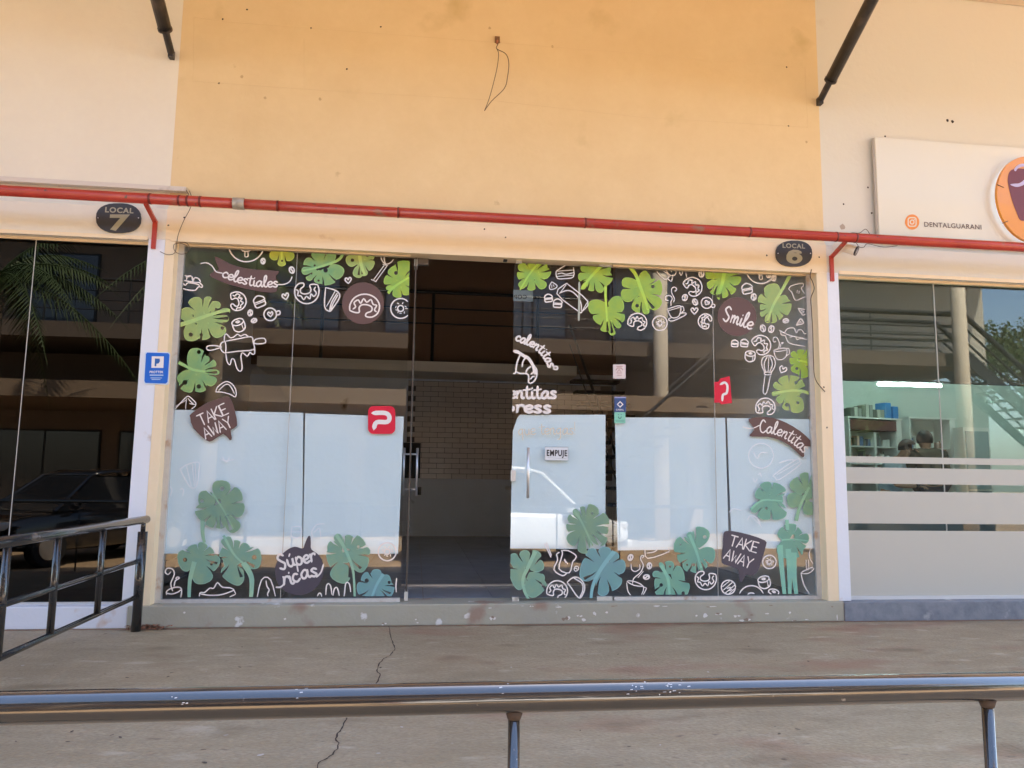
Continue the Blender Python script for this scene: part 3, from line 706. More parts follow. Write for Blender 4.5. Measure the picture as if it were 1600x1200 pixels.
leaf('e2',[(1080,840,875,755,100),(1090,840,1000,650,170),(1130,840,1190,645,230),(1180,820,1290,730,150),(1080,880,930,1005,110),(1100,880,1050,1120,140),(1170,880,1215,1160,190),(1000,880,850,895,70),(960,870,1280,860,90)],
 [(45,[(1390,890),(1250,850),(1080,850),(870,890)])],[(1190,735,22),(1065,1045,28),(1215,1015,20)],LG,par=win_r)
leaf('e5',[(1000,540,1090,320,190),(1020,620,1220,650,180),(1040,720,1110,790,100),(980,500,915,375,80),(990,570,750,510,200),(1000,620,790,680,150),(1010,680,865,800,120),(1020,700,960,830,110),(980,540,1060,760,120)],
 [(38,[(925,400),(1000,580),(1060,780)])],[(900,745,12),(975,745,18),(1100,690,10)],MT,pale=[(1100,430,22),(825,515,10)],par=win_r)
leaf('e5',[(690,850,585,720,50),(700,850,690,700,110),(720,880,865,840,190),(700,960,910,1070,220),(690,960,525,970,170),(680,1000,560,1100,170),(670,880,505,845,80),(660,860,700,1060,120)],
 [(42,[(600,750),(680,900),(700,1090)])],[(705,765,14),(855,1068,20),(605,975,20)],MT,par=win_r)
leaf('e6',[(640,60,440,200,90),(620,60,570,290,170),(700,90,730,290,190),(620,50,490,-20,130),(620,20,580,-115,130),(680,40,750,-90,170),(600,60,780,80,120)],[(24,[(430,180),(560,80),(780,90)])],[(600,165,16)],MT,par=win_r)
leaf('e6',[(1000,0,890,-150,160),(1030,-20,1010,-220,130),(1080,0,1100,-190,100),(1000,60,820,90,150),(1060,80,1080,240,150),(1080,40,1140,90,130),(1000,20,1120,60,120)],[(40,[(920,300),(960,150),(1060,-60)])],[(1080,80,20)],((.28,.46,.25),(.20,.40,.28)),par=win_r)
leaf('e6',[(860,480,735,400,130),(860,500,790,700,200),(890,520,910,700,170),(900,480,1060,490,110),(900,520,990,620,160),(860,450,850,330,150),(900,450,970,400,110)],
 [(64,[(745,560),(765,800),(800,1135)]),(60,[(835,600),(850,900),(850,1135)]),(64,[(895,640),(900,900),(930,1135)]),(18,[(760,505),(900,500),(1055,515)]),(40,[(820,290),(830,400)])],(),MT,par=win_r)
# ---- drawn symbols in unit coordinates (y down)
def arcp(cx,cy_,r,a0,a1,n=14,ry=None): return [(cx+r*cos(radians(a0+(a1-a0)*k/n)),cy_+(ry or r)*sin(radians(a0+(a1-a0)*k/n))) for k in range(n+1)]
SYM={
'croissant':[[(-.95,.55),(-1,.1),(-.8,-.45),(-.35,-.8),(.2,-.85),(.7,-.6),(1,-.1),(.95,.5),(.6,.85),(.2,.85),(.2,.6),(.5,.4),(.5,.1),(.2,-.05),(-.2,0),(-.35,.25),(-.3,.6),(-.6,.65),(-.95,.55)],
  [(-.75,.4),(-.6,.2),(-.75,-.1),(-.5,-.35),(-.3,-.1),(-.15,-.5),(.1,-.25),(.35,-.5),(.55,-.15),(.8,-.1),(.7,.25),(.85,.4)]],
'donut':[arcp(0,0,1,0,360,20),arcp(0,0,.3,0,360,10)]+[[(cos(a)*.5,sin(a)*.5),(cos(a)*.5+.16*cos(a*2.3),sin(a)*.5+.16*sin(a*2.3))] for a in [k*.72 for k in range(9)]],
'bean':[arcp(0,0,.75,0,360,12,1.0),[(.1,-.8),(-.2,-.2),(.2,.2),(-.1,.8)]],
'heart':[[(0,.9),(-.8,0),(-.7,-.6),(-.3,-.65),(0,-.1),(.4,-.75),(.85,-.5),(.75,.05),(0,.9)]],
'macaron':[[(-.95,0),(-.8,-.6),(0,-1),(.8,-.6),(.95,0),(-.95,0)],[(-.9,.3),(.9,.3)],[(-.95,.05),(-.85,.85),(0,.95),(.85,.85),(.95,.05)]],
'roll':[arcp(0,-.45,.85,0,360,16,.45),[(-.85,-.45),(-.8,.5),(-.2,.95),(.5,.85),(.85,.4),(.85,-.45)],[(-.3,-.5),(0,-.6),(.3,-.45),(0,-.35),(-.2,-.45)],[(.45,-.1),(.45,.85)]],
'cuptop':[arcp(-.15,0,.85,0,360,18),[(.65,-.25),(1.15,-.3),(1.15,.15),(.65,.2)],[(-.15,.35),(-.5,-.1),(-.3,-.35),(-.12,-.1),(.1,-.35),(.2,-.05),(-.15,.35)]],
'plate':[arcp(0,0,1,0,360,30),arcp(0,0,.43,0,360,18),[(-.07,.42),(-.09,.7),(.1,.7),(.08,.42)],[(-.15,.1),(.1,-.05),(.2,.1),(0,.2),(-.1,.28),(.1,.3)]],
'ball':[arcp(0,0,1,0,360,20),[(-.8,-.1),(.2,-.9)],[(-.7,.4),(.6,-.7)],[(-.4,.8),(.9,-.3)],[(.1,.9),(.9,.2)],[(-.2,.2),(.3,.0),(.1,.5),(.5,.3)]],
'tri':[[(-.9,-.6),(.9,-.2),(.1,.8),(-.9,-.6)],[(-.3,-.2),(.3,0)],[(0,.3),(.3,.1)]],
}
NM={'croissant':'croissant_drawing','donut':'doughnut_drawing','bean':'coffee_bean_drawing','heart':'heart_drawing','macaron':'macaron_drawing','roll':'sweet_roll_drawing','cuptop':'coffee_cup_drawing','plate':'cup_and_saucer_drawing','ball':'bonbon_drawing','tri':'cheese_wedge_drawing'}
def sym(k,px,py,r,rot=0,w=2.1,m=None,par=None):
    a=radians(rot); L_=[[(px+r*(x*cos(a)-y*sin(a)),py+r*(x*sin(a)+y*cos(a))) for x,y in ln] for ln in SYM[k]]
    sharp=k in('donut',)
    return strokes(NM[k],'px',w,L_,m,par=par,sm=2 if k in('donut','plate','ball') else 3)
for a in [('plate',385,381,28),('croissant',372,470,14.5,75),('macaron',405,471,9,-22),('bean',391,489,4.5,10),('bean',397,501,4.2,70),('bean',411,408,4.2),('cuptop',424,491,11.5,-8),
 ('roll',373,508,11,-18),('heart',446,463,6,-12),('bean',456,422,5,-20),('croissant',480,458,19,172),('heart',544,438,5.6,-5),('donut',626,482,15.5),
 ('macaron',856.6,466,6.2,-8),('macaron',871,474,6.8,3),('croissant',870.5,921,16,8),
 ('croissant',1083,447,15,45),('bean',1096,428,5),('bean',1070,465,5,20),('bean',1086,472,4.8,-30),('cuptop',1105.5,474,10,28),('heart',1085,485.5,6),('croissant',1101,502,11.5,-80),
 ('donut',1031,505,11.3),('croissant',996,502,14.5,12),('plate',1188.7,420,23),('macaron',1167,451,8.2,-12),('bean',1177.5,464,5),('bean',1201,430,4.2,10),('bean',1209,434.5,4.4,15),
 ('tri',1254,486.5,7.5),('bean',1227.6,501.3,4.2,80),('bean',1192,513,5.2,-15),('bean',1205,514.3,5.4,15),('tri',1250,504,6.5,-70),
 ('macaron',1148,536.6,5.4,2),('macaron',1163,536,6,8),('roll',1172,556.5,9,4),('croissant',1190,538,15.5,50),('heart',1223,577.5,6.5,25),('croissant',1195.5,635,15,-5),
 ('bean',985,871,4.6,25),('bean',1014.6,884,4.6,10),('bean',1010,901.5,4.6,80),('croissant',1103,907,16.5,178),
 ('donut',1202,878,10.5),('ball',1138,917.5,11),('plate',1174,935,20),('roll',1194,909.5,10.5,-14),('roll',1208,929,9.5,12),('donut',605,862,14)]:
    sym(*a)
S=lambda t:[ln for ln in t.split(';')]
TR=[('sandwich_drawing','c3',16,'200,480 250,490 290,500;200,540 300,560 420,570 400,520 350,515 330,560 320,500 270,490 250,540;200,570 240,605 270,575 380,590 415,610;195,640 270,665 360,668 400,625 440,632 450,610 410,570'),
('cake_slice_drawing','c4',14,'500,580 488,790 540,845 575,820 662,680 615,610 500,578;608,618 512,790;632,640 570,740 545,840;640,660 600,730 580,770 560,830'),
('whisk_drawing','c4',12,'1132,190 1132,250 1180,310 1250,285 1302,200;1170,190 1165,250 1180,310;1225,190 1190,310;1240,190 1210,300;1165,325 1045,490;1195,335 1072,505;1018,485 1075,510;1150,312 1205,328'),
('rolling_pin_drawing','c5',15,'740,185 900,155 1060,130 1085,200 1090,290 900,310 740,332;735,190 690,205 675,250 690,300 735,332 745,260 735,190;690,262 560,298 510,288 515,248 600,240 690,255;1090,200 1130,218 1235,205 1222,150 1120,160 1095,195;742,335 760,440 795,480 815,410 850,420 880,520 920,560 948,520 932,380 955,330 1012,372 1045,325 1070,345 1103,340 1100,250;722,185 730,110 755,98 800,142 845,130 890,98 930,122 980,100 1030,130'),
('pasty_drawing','c5',13,'620,820 640,760 740,690 820,720 870,800 862,880 800,850 700,822 620,820;655,800 740,725 800,745 850,840'),
('pastry_bag_drawing','c5',12,'110,1030 240,890 290,880 370,960 340,972 270,900;250,905 240,1030;290,965 368,985 310,1035;112,1000 240,925'),
('steaming_cup_drawing','c8',13,'190,800 160,830 130,805 150,762 210,772 228,830 190,930 210,1010;262,880 245,875 262,858 285,870 240,900 226,960;140,1030 160,1110 210,1150 270,1142 300,1080 305,985 245,970 170,995 140,1030 200,1045 265,1025 300,1000'),
('flour_bowl_drawing','c8',13,'500,1150 510,1035 560,1030 620,980 662,982 705,920 760,970 880,992 935,1150;510,1042 620,1060 760,1050 890,1002;512,1075 650,1098 800,1088 900,1050'),
('tall_cake_drawing','c8',13,'1130,1150 1190,890 1290,888 1360,1142;1210,900 1260,1150;1240,900 1250,960 1275,1000 1255,1050 1285,1100 1275,1145;1270,900 1312,1140'),
('dripping_icing_drawing','d1',14,'450,1165 480,1100 500,1068 522,1080 542,1150 572,1120 580,1000 600,960 632,990 650,1108 672,1020 702,1005 722,1060 742,1150 782,1100 800,962 832,950 852,1000 865,1160;1380,900 1372,1000 1388,1158'),
('cake_slice_drawing','d4',15,'722,288 830,220 920,185 940,250 940,380 820,405 718,400 700,310 740,280;722,302 940,285;722,340 780,328 840,345 940,322;715,375 940,357'),
('cheese_wedge_drawing','d4',14,'640,450 712,500 690,540 620,555 608,510 640,450;640,490 640,530;660,490 672,515'),
('gift_box_drawing','d4',16,'845,470 710,612 1010,858 1060,858 1140,720 845,470;762,600 850,570 930,590 1010,670 1048,760 1050,850;840,490 750,610;1128,740 1065,850'),
('toast_drawing','d7',13,'580,600 650,602 730,650 722,690 695,722 662,832 555,790 590,640 580,600;560,620 530,640 540,700 502,800 590,862 640,832;612,690 645,740;610,700 625,725'),
('pasty_drawing','d7',13,'640,930 700,882 760,885 812,940 820,1010 780,1092 740,1072 690,1000 640,930;700,880 740,905 800,950 798,1030 770,1085'),
('coffee_bean_drawing','d7',9,'715,790 725,765 755,770 755,800 725,815 712,790 740,785 740,800'),
('straw_drawing','d7',17,'405,530 470,668;425,520 475,650'),
('icing_cone_drawing','d8',15,'650,150 700,250 780,322 830,310 870,262;760,160 770,210 830,250 830,300;800,150 820,225 880,272 935,255 942,190 905,190 880,220;830,312 880,352 900,262'),
('dripping_icing_drawing','d8',15,'985,150 1000,250 1022,262 1042,202 1072,200 1092,298;1190,160 1190,282'),
('cup_and_saucer_drawing','d8',15,'820,740 1000,690 1000,800 960,850 880,852 820,740;835,760 1000,712;1000,700 1040,702 1052,760 1000,800;870,862 838,882 900,902 1072,820 1068,790 995,800;880,690 872,640 892,590 860,550 800,562 800,610 842,620;910,640 922,590 892,530 882,460 920,432 955,460 930,490'),
('toast_drawing','e1',13,'1100,565 1090,540 1130,500 1275,468 1292,500 1262,540 1322,640 1272,672 1180,702 1130,592 1100,565;1212,560 1200,602;1236,572 1228,612'),
('sandwich_drawing','e2',14,'960,10 1100,80 1370,132;975,20 985,72 1040,80;1042,82 1070,160 1130,200 1380,242;1030,52 1055,0 1100,-22 1160,-20 1190,42 1220,5 1270,8 1310,62 1370,10;1100,108 1180,92 1200,140 1260,122 1370,150'),
('steaming_cup_drawing','e2',13,'880,290 900,370 940,415 1020,405 1060,340 1050,262 950,265 880,290;890,302 970,300 1050,282;1050,265 1090,268 1092,340 1050,360;945,260 958,190 920,108 872,120 880,172 912,160;970,250 985,190 1012,178 1000,200'),
('whisk_drawing','e2',15,'760,600 715,500 722,400 800,360 872,380 900,470 870,560 825,600;770,590 745,480 792,365;800,590 812,370;820,590 862,480 822,365;750,592 838,590 835,625 755,622 750,592;760,630 732,862 782,875 832,640'),
('steaming_cup_drawing','e5',12,'212,950 232,1060 310,1115 382,1080 400,990 300,935 215,932 300,980 400,990;400,1000 435,1012 400,1080 365,1092;280,960 292,900 370,830 400,750 370,680 382,640 408,645 390,668;340,890 400,820;262,735 270,800 312,820 360,790 358,740'),
('sandwich_drawing','e5',12,'420,570 450,672 682,600 680,560;440,612 520,600 562,572'),
('milkshake_drawing','e6',12,'970,860 1000,980 1060,1080 1092,1085 1085,1125 1160,1082 1130,1060 1160,980 1110,812 1040,820 970,860 1050,862 1110,815;1025,720 1032,830;1050,715 1052,830'),
('saucer_drawing','e6',11,'1070,600 1058,680 1100,760 1150,790;1080,680 1130,650')]
for n,c,w,t in TR: strokes(n,c,w,S(t),sm=3)
# faint outlines that almost vanish on the white paper
for n,c,w,t in [('saucer_drawing','e3',14,'880,640 830,760 705,815 580,760 530,640 580,520 705,465 830,520 880,640;600,590 650,680 700,600 790,600'),('hot_dog_drawing','e3',14,'900,940 890,900 1200,690 1240,720 1240,770 960,970 900,940;930,900 1230,730;960,740 1080,700 1190,700'),
 ('heart_drawing','e3',12,'590,950 620,1010 650,960;670,910 690,880 710,930'),('whisk_drawing','c7',11,'250,745 330,690 470,655 492,720 460,950 370,962 250,745;330,700 390,955;400,680 430,950;440,670 450,940'),
 ('steam_drawing','c7',11,'250,1000 270,985 295,1010 280,1080;120,960 150,1000 130,1080;760,620 830,640 930,620;780,590 830,660 870,590'),('leaf_drawing','e6',11,'400,290 430,245 500,270 545,370;440,250 540,350;200,210 250,170 330,190'),
 ('macaron_drawing','d1',10,'190,315 180,400 200,432 282,432 292,315 190,315;180,370 290,370'),('croissant_drawing','d1',10,'430,440 415,370 470,290 560,280;440,380 500,330 520,440')]:
    strokes(n,c,w,S(t),FV,sm=3)
strokes('straw_sticker','d4',30,[[(1022,455),(1020,700),(1014,985)]],mat('pale_green_vinyl',(.45,.48,.40),.5),par=door)

# ---- single-stroke lettering
LT={'c':([[(.75,.8),(.45,1),(.12,.65),(.12,.25),(.4,0),(.8,.2)]],.85),
'a':([[(.8,.85),(.5,1),(.12,.55),(.2,.05),(.5,.05),(.8,.6),(.8,1),(.78,.3),(.95,0),(1.1,.15)]],1.05),
'l':([[(.0,.2),(.4,1.2),(.45,1.9),(.3,2.0),(.15,1.5),(.2,.3),(.45,0),(.65,.2)]],.65),
'e':([[(.05,.45),(.5,.5),(.75,.75),(.5,1),(.15,.75),(.1,.3),(.4,0),(.8,.2)]],.82),
'n':([[(.1,1),(.12,0)],[(.12,.55),(.4,1),(.65,.9),(.65,.2),(.8,0),(.95,.15)]],.95),
'm':([[(.1,1),(.12,0)],[(.12,.55),(.35,1),(.5,.8),(.52,0)],[(.52,.55),(.78,1),(.95,.8),(.95,.2),(1.1,0),(1.2,.15)]],1.2),
't':([[(.35,1.7),(.3,.4),(.5,0),(.75,.15)],[(-.1,1.15),(.75,1.28)]],.72),
'i':([[(.2,1),(.2,.2),(.38,0),(.55,.15)],[(.2,1.38),(.22,1.46)]],.5),
's':([[(.7,.85),(.4,1),(.15,.78),(.4,.5),(.65,.25),(.4,0),(.05,.15)]],.8),
'p':([[(.15,1),(.1,-.8)],[(.12,.6),(.45,1),(.8,.7),(.7,.1),(.35,0),(.12,.3)]],.95),
'r':([[(.1,1),(.2,.8),(.15,0)],[(.15,.5),(.35,.95),(.65,1),(.7,.8)]],.75),
'u':([[(.1,1),(.12,.3),(.4,0),(.7,.3),(.75,1),(.75,.2),(.95,.05)]],.95),
'\u00fa':([[(.1,1),(.12,.3),(.4,0),(.7,.3),(.75,1),(.75,.2),(.95,.05)],[(.45,1.35),(.6,1.6)]],.95),
'S':([[(.95,1.65),(.6,2),(.2,1.6),(.45,1.1),(.8,.6),(.5,0),(.05,.3)]],1.0),
'C':([[(1.0,1.6),(.6,1.95),(.15,1.2),(.2,.3),(.6,0),(1.1,.35)]],1.05),
'T':([[(0,2),(1,2)],[(.5,2),(.5,0)]],1.15),'A':([[(0,0),(.5,2),(1,0)],[(.22,.7),(.8,.7)]],1.15),'K':([[(0,0),(0,2)],[(.85,2),(.05,.9),(.95,0)]],1.15),
'E':([[(.85,2),(0,2),(0,0),(.85,0)],[(0,1),(.7,1)]],1.0),'W':([[(0,2),(.3,0),(.6,1.4),(.9,0),(1.2,2)]],1.3),'Y':([[(0,2),(.5,1),(1,2)],[(.5,1),(.5,0)]],1.1),
' ':([],.6),'!':([[(.1,2),(.1,.6)],[(.1,.1),(.12,0)]],.4),'q':([[(.75,.85),(.45,1),(.12,.5),(.4,.05),(.75,.6),(.75,1),(.72,-.8)]],1.0),'g':([[(.75,.85),(.45,1),(.12,.5),(.4,.05),(.75,.6),(.75,1),(.7,-.6),(.3,-.8)]],1.0)}
def lettering(txt,c,base,xh,w,m=None,par=None,straight=False,parent=None,y=None,capw=1,slant=0,label=None):
    P=smooth_line([Vector((*p,0)) for p in base],False,8); D=[0]
    for i in range(1,len(P)): D.append(D[-1]+(P[i]-P[i-1]).length)
    tot=sum(LT[ch][1] for ch in txt); k=D[-1]/tot
    def at(s):
        s=max(0,min(D[-1],s))
        for i in range(1,len(D)):
            if D[i]>=s:
                f=(s-D[i-1])/max(1e-9,D[i]-D[i-1]); return P[i-1].lerp(P[i],f),(P[i]-P[i-1]).normalized()
        return P[-1],(P[-1]-P[-2]).normalized()
    s=0;out=[];L_=[]
    for ch in txt:
        st,ad=LT[ch]; o,t=at(s+ad*k*.5); up=Vector((t[1],-t[0],0))
        for ln in st:
            q=[]
            for x,yv in ln:
                p=o+t*((x-ad*.5+slant*yv)*k)+up*(yv*xh); q.append((p[0],p[1]))
            L_.append(q)
        s+=ad*k
    return strokes('lettering',c,w,L_,m,par=par,sm=1 if straight else 5,parent=parent,y=y,label=label)
# banners and bubbles
b,_=blob('banner_sticker','c3',[(600,240),(800,340),(1000,395),(1200,415),(1415,430),(1370,485),(1385,665),(1330,695),(1200,690),(1000,650),(800,600),(640,540),(535,480),(600,430),(655,400)],BRN,'brown banner sticker reading celestiales',sm=2)
lettering('celestiales','c3',[(690,495),(850,558),(1050,608),(1250,628),(1400,628)],70,19,parent=b,par=win_l)
strokes('flourish','c3',14,['430,335 500,325 570,365 620,435 700,455','1385,598 1480,592 1545,555 1570,500'],par=win_l,parent=b)
b,_=blob('round_sticker','c4',circ(925,755,238,32),BRN,'round brown sticker with a white croissant outline',raw=True,par=None)
a=radians(8); strokes('croissant_drawing','px',2.4,[[(570+23*(x*cos(a)-y*sin(a)),477+20*(x*sin(a)+y*cos(a))) for x,y in ln] for ln in SYM['croissant']],sm=3,parent=b,par=win_l)
b,_=blob('bubble_sticker','px',[(297,652),(299,646),(322,630),(350,620.5),(360,622),(367,642),(370.5,665),(360.5,672),(362.3,684),(359,688),(349,678),(332,688.5),(322,688),(302,669)],BRN,'dark speech bubble sticker reading TAKE AWAY, upper left',sm=2)
lettering('TAKE','px',[(314.5,665.5),(358.5,645)],8.6,2.7,parent=b,par=win_l,straight=True)
lettering('AWAY','px',[(321.5,686),(365,665.5)],8.4,2.7,parent=b,par=win_l,straight=True)
b,_=blob('bubble_sticker','d1',[(310,560),(335,510),(372,425),(400,425),(405,500),(412,570),(500,640),(548,750),(540,880),(470,1000),(370,1070),(250,1088),(120,1050),(30,960),(0,850),(0,780),(40,670),(130,580),(220,540)],BRD,'round dark speech bubble sticker reading Súper ricas',sm=3)
lettering('S\u00faper','d1',[(60,810),(180,765),(310,735),(470,700)],88,24,parent=b,par=win_l)
lettering('ricas','d1',[(85,975),(200,960),(330,900),(490,870)],92,24,parent=b,par=win_l)
strokes('flourish','d1',18,['10,1000 60,998 100,960 110,900','470,885 520,830 548,740'],par=win_l,parent=b)
b,_=blob('round_sticker','e1',circ(370,930,272,32),BRN,'round brown sticker reading Smile',raw=True)
lettering('Smile','e1',[(165,990),(290,1015),(420,1060),(570,1115)],105,26,parent=b,par=win_r)
b,_=blob('banner_sticker','e3',[(530,130),(680,105),(850,110),(1050,180),(1250,300),(1400,440),(1410,510),(1335,510),(1300,560),(1305,640),(1280,662),(1230,620),(1100,500),(950,420),(800,380),(580,375),(545,350),(610,280),(560,200)],BRN,'curved brown banner sticker reading Calentitas',sm=2)
lettering('Calentitas','e3',[(680,320),(800,325),(950,362),(1080,430),(1200,520),(1300,610)],90,20,parent=b,par=win_r)
strokes('flourish','e3',14,['450,240 540,262 600,256 680,218'],par=win_r,parent=b)
b,_=blob('bubble_sticker','e6',[(140,440),(170,410),(250,412),(420,450),(585,510),(597,560),(560,690),(515,830),(450,885),(385,875),(345,945),(312,950),(292,820),(150,770),(122,720),(135,560)],BRD,'dark speech bubble sticker reading TAKE AWAY, lower right',sm=2)
lettering('TAKE','e6',[(200,560),(500,645)],55,20,parent=b,par=win_r,straight=True)
lettering('AWAY','e6',[(140,700),(430,815)],55,20,parent=b,par=win_r,straight=True)
# round logo on the closed door
lettering('calentitas','d5',[(130,190),(230,232),(360,285),(470,370),(550,480),(600,585)],72,27,par=door,label='white curved lettering above the croissant logo')
lettering('entitas','d5',[(45,998),(300,1000),(710,1000)],98,36,par=door)
lettering('press','d5',[(-20,1190),(300,1196),(640,1200)],98,38,par=door)
strokes('croissant_logo','d5',44,['92,345 170,360 250,410 320,450 380,550 405,660'],par=door)
strokes('croissant_logo','d5',22,['90,335 170,345 235,400 300,420 355,480 372,530 425,590 432,650 420,720 370,782 318,782 318,720 310,672 270,656 200,656 150,636 120,656 90,656','200,400 160,500 140,630','280,430 240,490 228,560','350,560 305,590 280,645','400,620 370,650 350,665','400,700 370,700 345,735','670,560 670,595 715,595 715,560 670,560'],par=door)
lettering('que tengas!','d6',[(170,360),(500,345),(985,345)],85,13,m=mat('faded_yellow_vinyl',(.72,.64,.50),.6),par=door,label='faded pale yellow handwriting, hardly readable')
# printed lettering with the built-in typeface
def text(s,c,pa,pb,hgt,m,y,parent,bold=.0,name='lettering',mirror=False,world=True):
    "baseline from pa to pb in enlargement coordinates, cap height in the same units, fitted to the width"
    cu=bpy.data.curves.new('t','FONT'); cu.body=s; cu.size=1; cu.offset=bold; cu.extrude=.0; cu.space_character=1.05+bold*3
    ob=bpy.data.objects.new('t',cu); COL.objects.link(ob); bpy.context.view_layer.update()
    me=bpy.data.meshes.new_from_object(ob.evaluated_get(bpy.context.evaluated_depsgraph_get())); bpy.data.objects.remove(ob)
    xs=[v.co.x for v in me.vertices]; ys=[v.co.y for v in me.vertices if True]
    x0,x1=min(xs),max(xs); capy=max(ys)
    A=F(*C2(c,*pa),y); Bp=F(*C2(c,*pb),y); u=Bp-A; a_,b_,sc=CR[c]
    kz=(F(*C2(c,pa[0],pa[1]-hgt),y)-A).z/capy
    pts=[]
    for v in me.vertices:
        f=(v.co.x-x0)/(x1-x0); f=1-f if mirror else f
        p=A+u*f+Vector((0,0,v.co.y*kz)); pts.append(p)
    o=addmesh(name,pts,[tuple(p.vertices) for p in me.polygons],m,parent)
    bpy.data.meshes.remove(me); return o
# red P stickers
REDV=mat('red_vinyl',(.70,.008,.045),.4); WHT=mat('white_print',(.84,.80,.78),.5)
def rrect(x0,y0,x1,y1,r,n=5):
    P=[]
    for cx_,cy_,a0 in ((x1-r,y1-r,0),(x0+r,y1-r,90),(x0+r,y0+r,180),(x1-r,y0+r,270)):
        for k in range(n+1): an=radians(a0+90*k/n); P.append((cx_+r*cos(an),cy_+r*sin(an)))
    return P
c6=('c6',); CR['c6']=(440,510,7.273)
b,_=blob('parking_logo_sticker','c6',rrect(982,905,1292,1222,62),REDV,'square red sticker with a white letter P',raw=True)
strokes('emblem','c6',50,[[(1040,985),(1180,985),(1225,1030),(1200,1085),(1080,1090),(1050,1160)]],WHT,par=win_l,parent=b,sm=4)
b,_=blob('parking_logo_sticker','e2',[(55,730),(115,720),(130,680),(270,645),(300,1020),(150,1040),(130,1015),(55,1015)],REDV,'small red folded sticker with a white letter P',raw=True)
strokes('emblem','e2',36,[[(140,760),(200,735),(235,780),(225,880),(175,905),(165,985)]],WHT,par=win_r,parent=b,sm=3)
# small stickers at the joint of door and right window
b,_=blob('notice_sticker','e4',rrect(70,350,245,548,8,2),mat('pink_white_print',(.72,.62,.60),.5),'small pale sticker with a tiny triangular warning sign',raw=True,par=win_r)
strokes('emblem','e4',9,['155,420 190,470 120,470 155,420;110,430 130,400 185,400 205,430'.split(';')[0],'110,430 130,400 185,400 205,430','130,500 190,500','120,380 200,378'],mat('dark_red_print',(.28,.08,.09),.5),par=win_r,parent=b,sm=1)
b,_=blob('card_sticker','e4',[(88,798),(250,798),(250,1010),(88,1010)],mat('navy_print',(.03,.075,.22),.4),'navy blue card sticker with a white diamond emblem',raw=True,par=win_r)
strokes('emblem','e4',20,['130,905 168,868 206,905 168,942 130,905'],WHT,par=win_r,parent=b,sm=1)
strokes('top_stripe','e4',18,['90,810 248,810'],mat('lilac_print',(.5,.5,.75),.4),par=win_r,parent=b,sm=1)
text('CABAL','e4',(110,990),(220,990),22,WHT,SY-.0012,b,.02)
b,_=blob('card_sticker','e4',[(88,1014),(242,1014),(242,1165),(88,1165)],mat('mint_print',(.25,.62,.48),.4),'mint green sticker with a small smiling face',raw=True,par=win_r)
strokes('emblem','e4',11,['140,1045 150,1050','180,1045 190,1050','145,1075 150,1095 175,1098 185,1075'],mat('dark_green_print',(.03,.12,.10),.4),par=win_r,parent=b,sm=2)
strokes('small_print','e4',6,['105,1125 230,1125','110,1140 225,1140'],mat('dark_green_print',(.03,.12,.10),.4),par=win_r,parent=b,sm=1)
# push sign
BLKP=mat('black_print',(.015,.015,.02),.4)
b,_=blob('push_sign','d6',rrect(545,520,868,705,14,2),mat('pale_sign',(.74,.77,.80),.4),'small white sign reading EMPUJE on the door',raw=True,par=door)
strokes('outline','d6',7,['545,520 868,522 868,705 545,703 545,520'],mat('grey_outline',(.35,.37,.36),.5),par=door,parent=b,sm=1)
text('EMPUJE','d6',(572,640),(855,645),82,BLKP,SY-.007,b,.03)
strokes('outline','d6',5,['585,670 840,680'],mat('grey_outline',(.35,.37,.36),.5),par=door,parent=b,sm=1)
# mirrored label hanging inside
lb=pxbox('hanging_label',802,454,833,470,.30,.304,mat('grey_label',(.20,.25,.28),.6),None,bev=0)
tag(lb,'small grey label hanging inside near the top of the closed door','label')
text('COP','px',(803,467),(823,467),6.5,BLKP,.298,lb,.02,mirror=True)
# ---- plaques LOCAL 7 / LOCAL 6
CR['p7']=(140,300,13.333); CR['p6']=(1200,360,10)
KHA=mat('khaki_letters',(.36,.33,.22),.5); PLQ=mat('dark_plaque',(.035,.033,.035),.45,noise=(12,.5,(.05,.046,.045)))
def plaque(c,cen,rx,rz,words,lab):
    P=[W2(c,cen[0]+rx*(abs(cos(a))**.82)*(1 if cos(a)>0 else -1),cen[1]+rz*(abs(sin(a))**.82)*(1 if sin(a)>0 else -1),-.02) for a in [2*pi*k/26 for k in range(26)]]
    P=P[::-1]
    A=sum(P[i][0]*P[(i+1)%26][1]-P[(i+1)%26][0]*P[i][1] for i in range(26))
    if A<0:P=P[::-1]
    t=thing('number_plaque',F(*C2(c,*cen),-.02),lab,'plaque')
    MB().prism(P,-.02,-.003).build('plate',PLQ,t)
    for s,pa,pb,h,bo in words: text(s,c,pa,pb,h,KHA,-.0215,t,bo)
    for dx in(-.9,.9):
        x,z=W2(c,cen[0]+dx*rx,cen[1],-.02); MB().tube([(x,-.024,z),(x,-.0201,z)],.005,8).build('screw',CHR,t)
plaque('p7',(598,540),468,308,[('LOCAL',(320,418),(912,442),108,.035),('7',(400,785),(818,785),320,.035)],'dark oval plaque reading LOCAL 7 on the cream lintel')
plaque('p6',(410,360),282,202,[('LOCAL',(228,268),(580,282),70,.035)],'dark oval plaque reading LOCAL 6 on the ochre lintel')
def e6(cx_,cy_,rx_,ry_): return [W2('p6',cx_+rx_*cos(k*pi/14),cy_+ry_*sin(k*pi/14),-.0215) for k in range(28)]
P6=bpy.data.objects['number_plaque.001']
flat('lettering',[(0,e6(412,436,126,84)),(0,[W2('p6',*q,-.0215) for q in [(287,440),(290,385),(325,328),(395,300),(470,304),(522,330),(528,360),(465,366),(440,347),(402,348),(372,372),(366,420)]]),(None,e6(418,442,42,32))],[KHA],-.0215,P6)
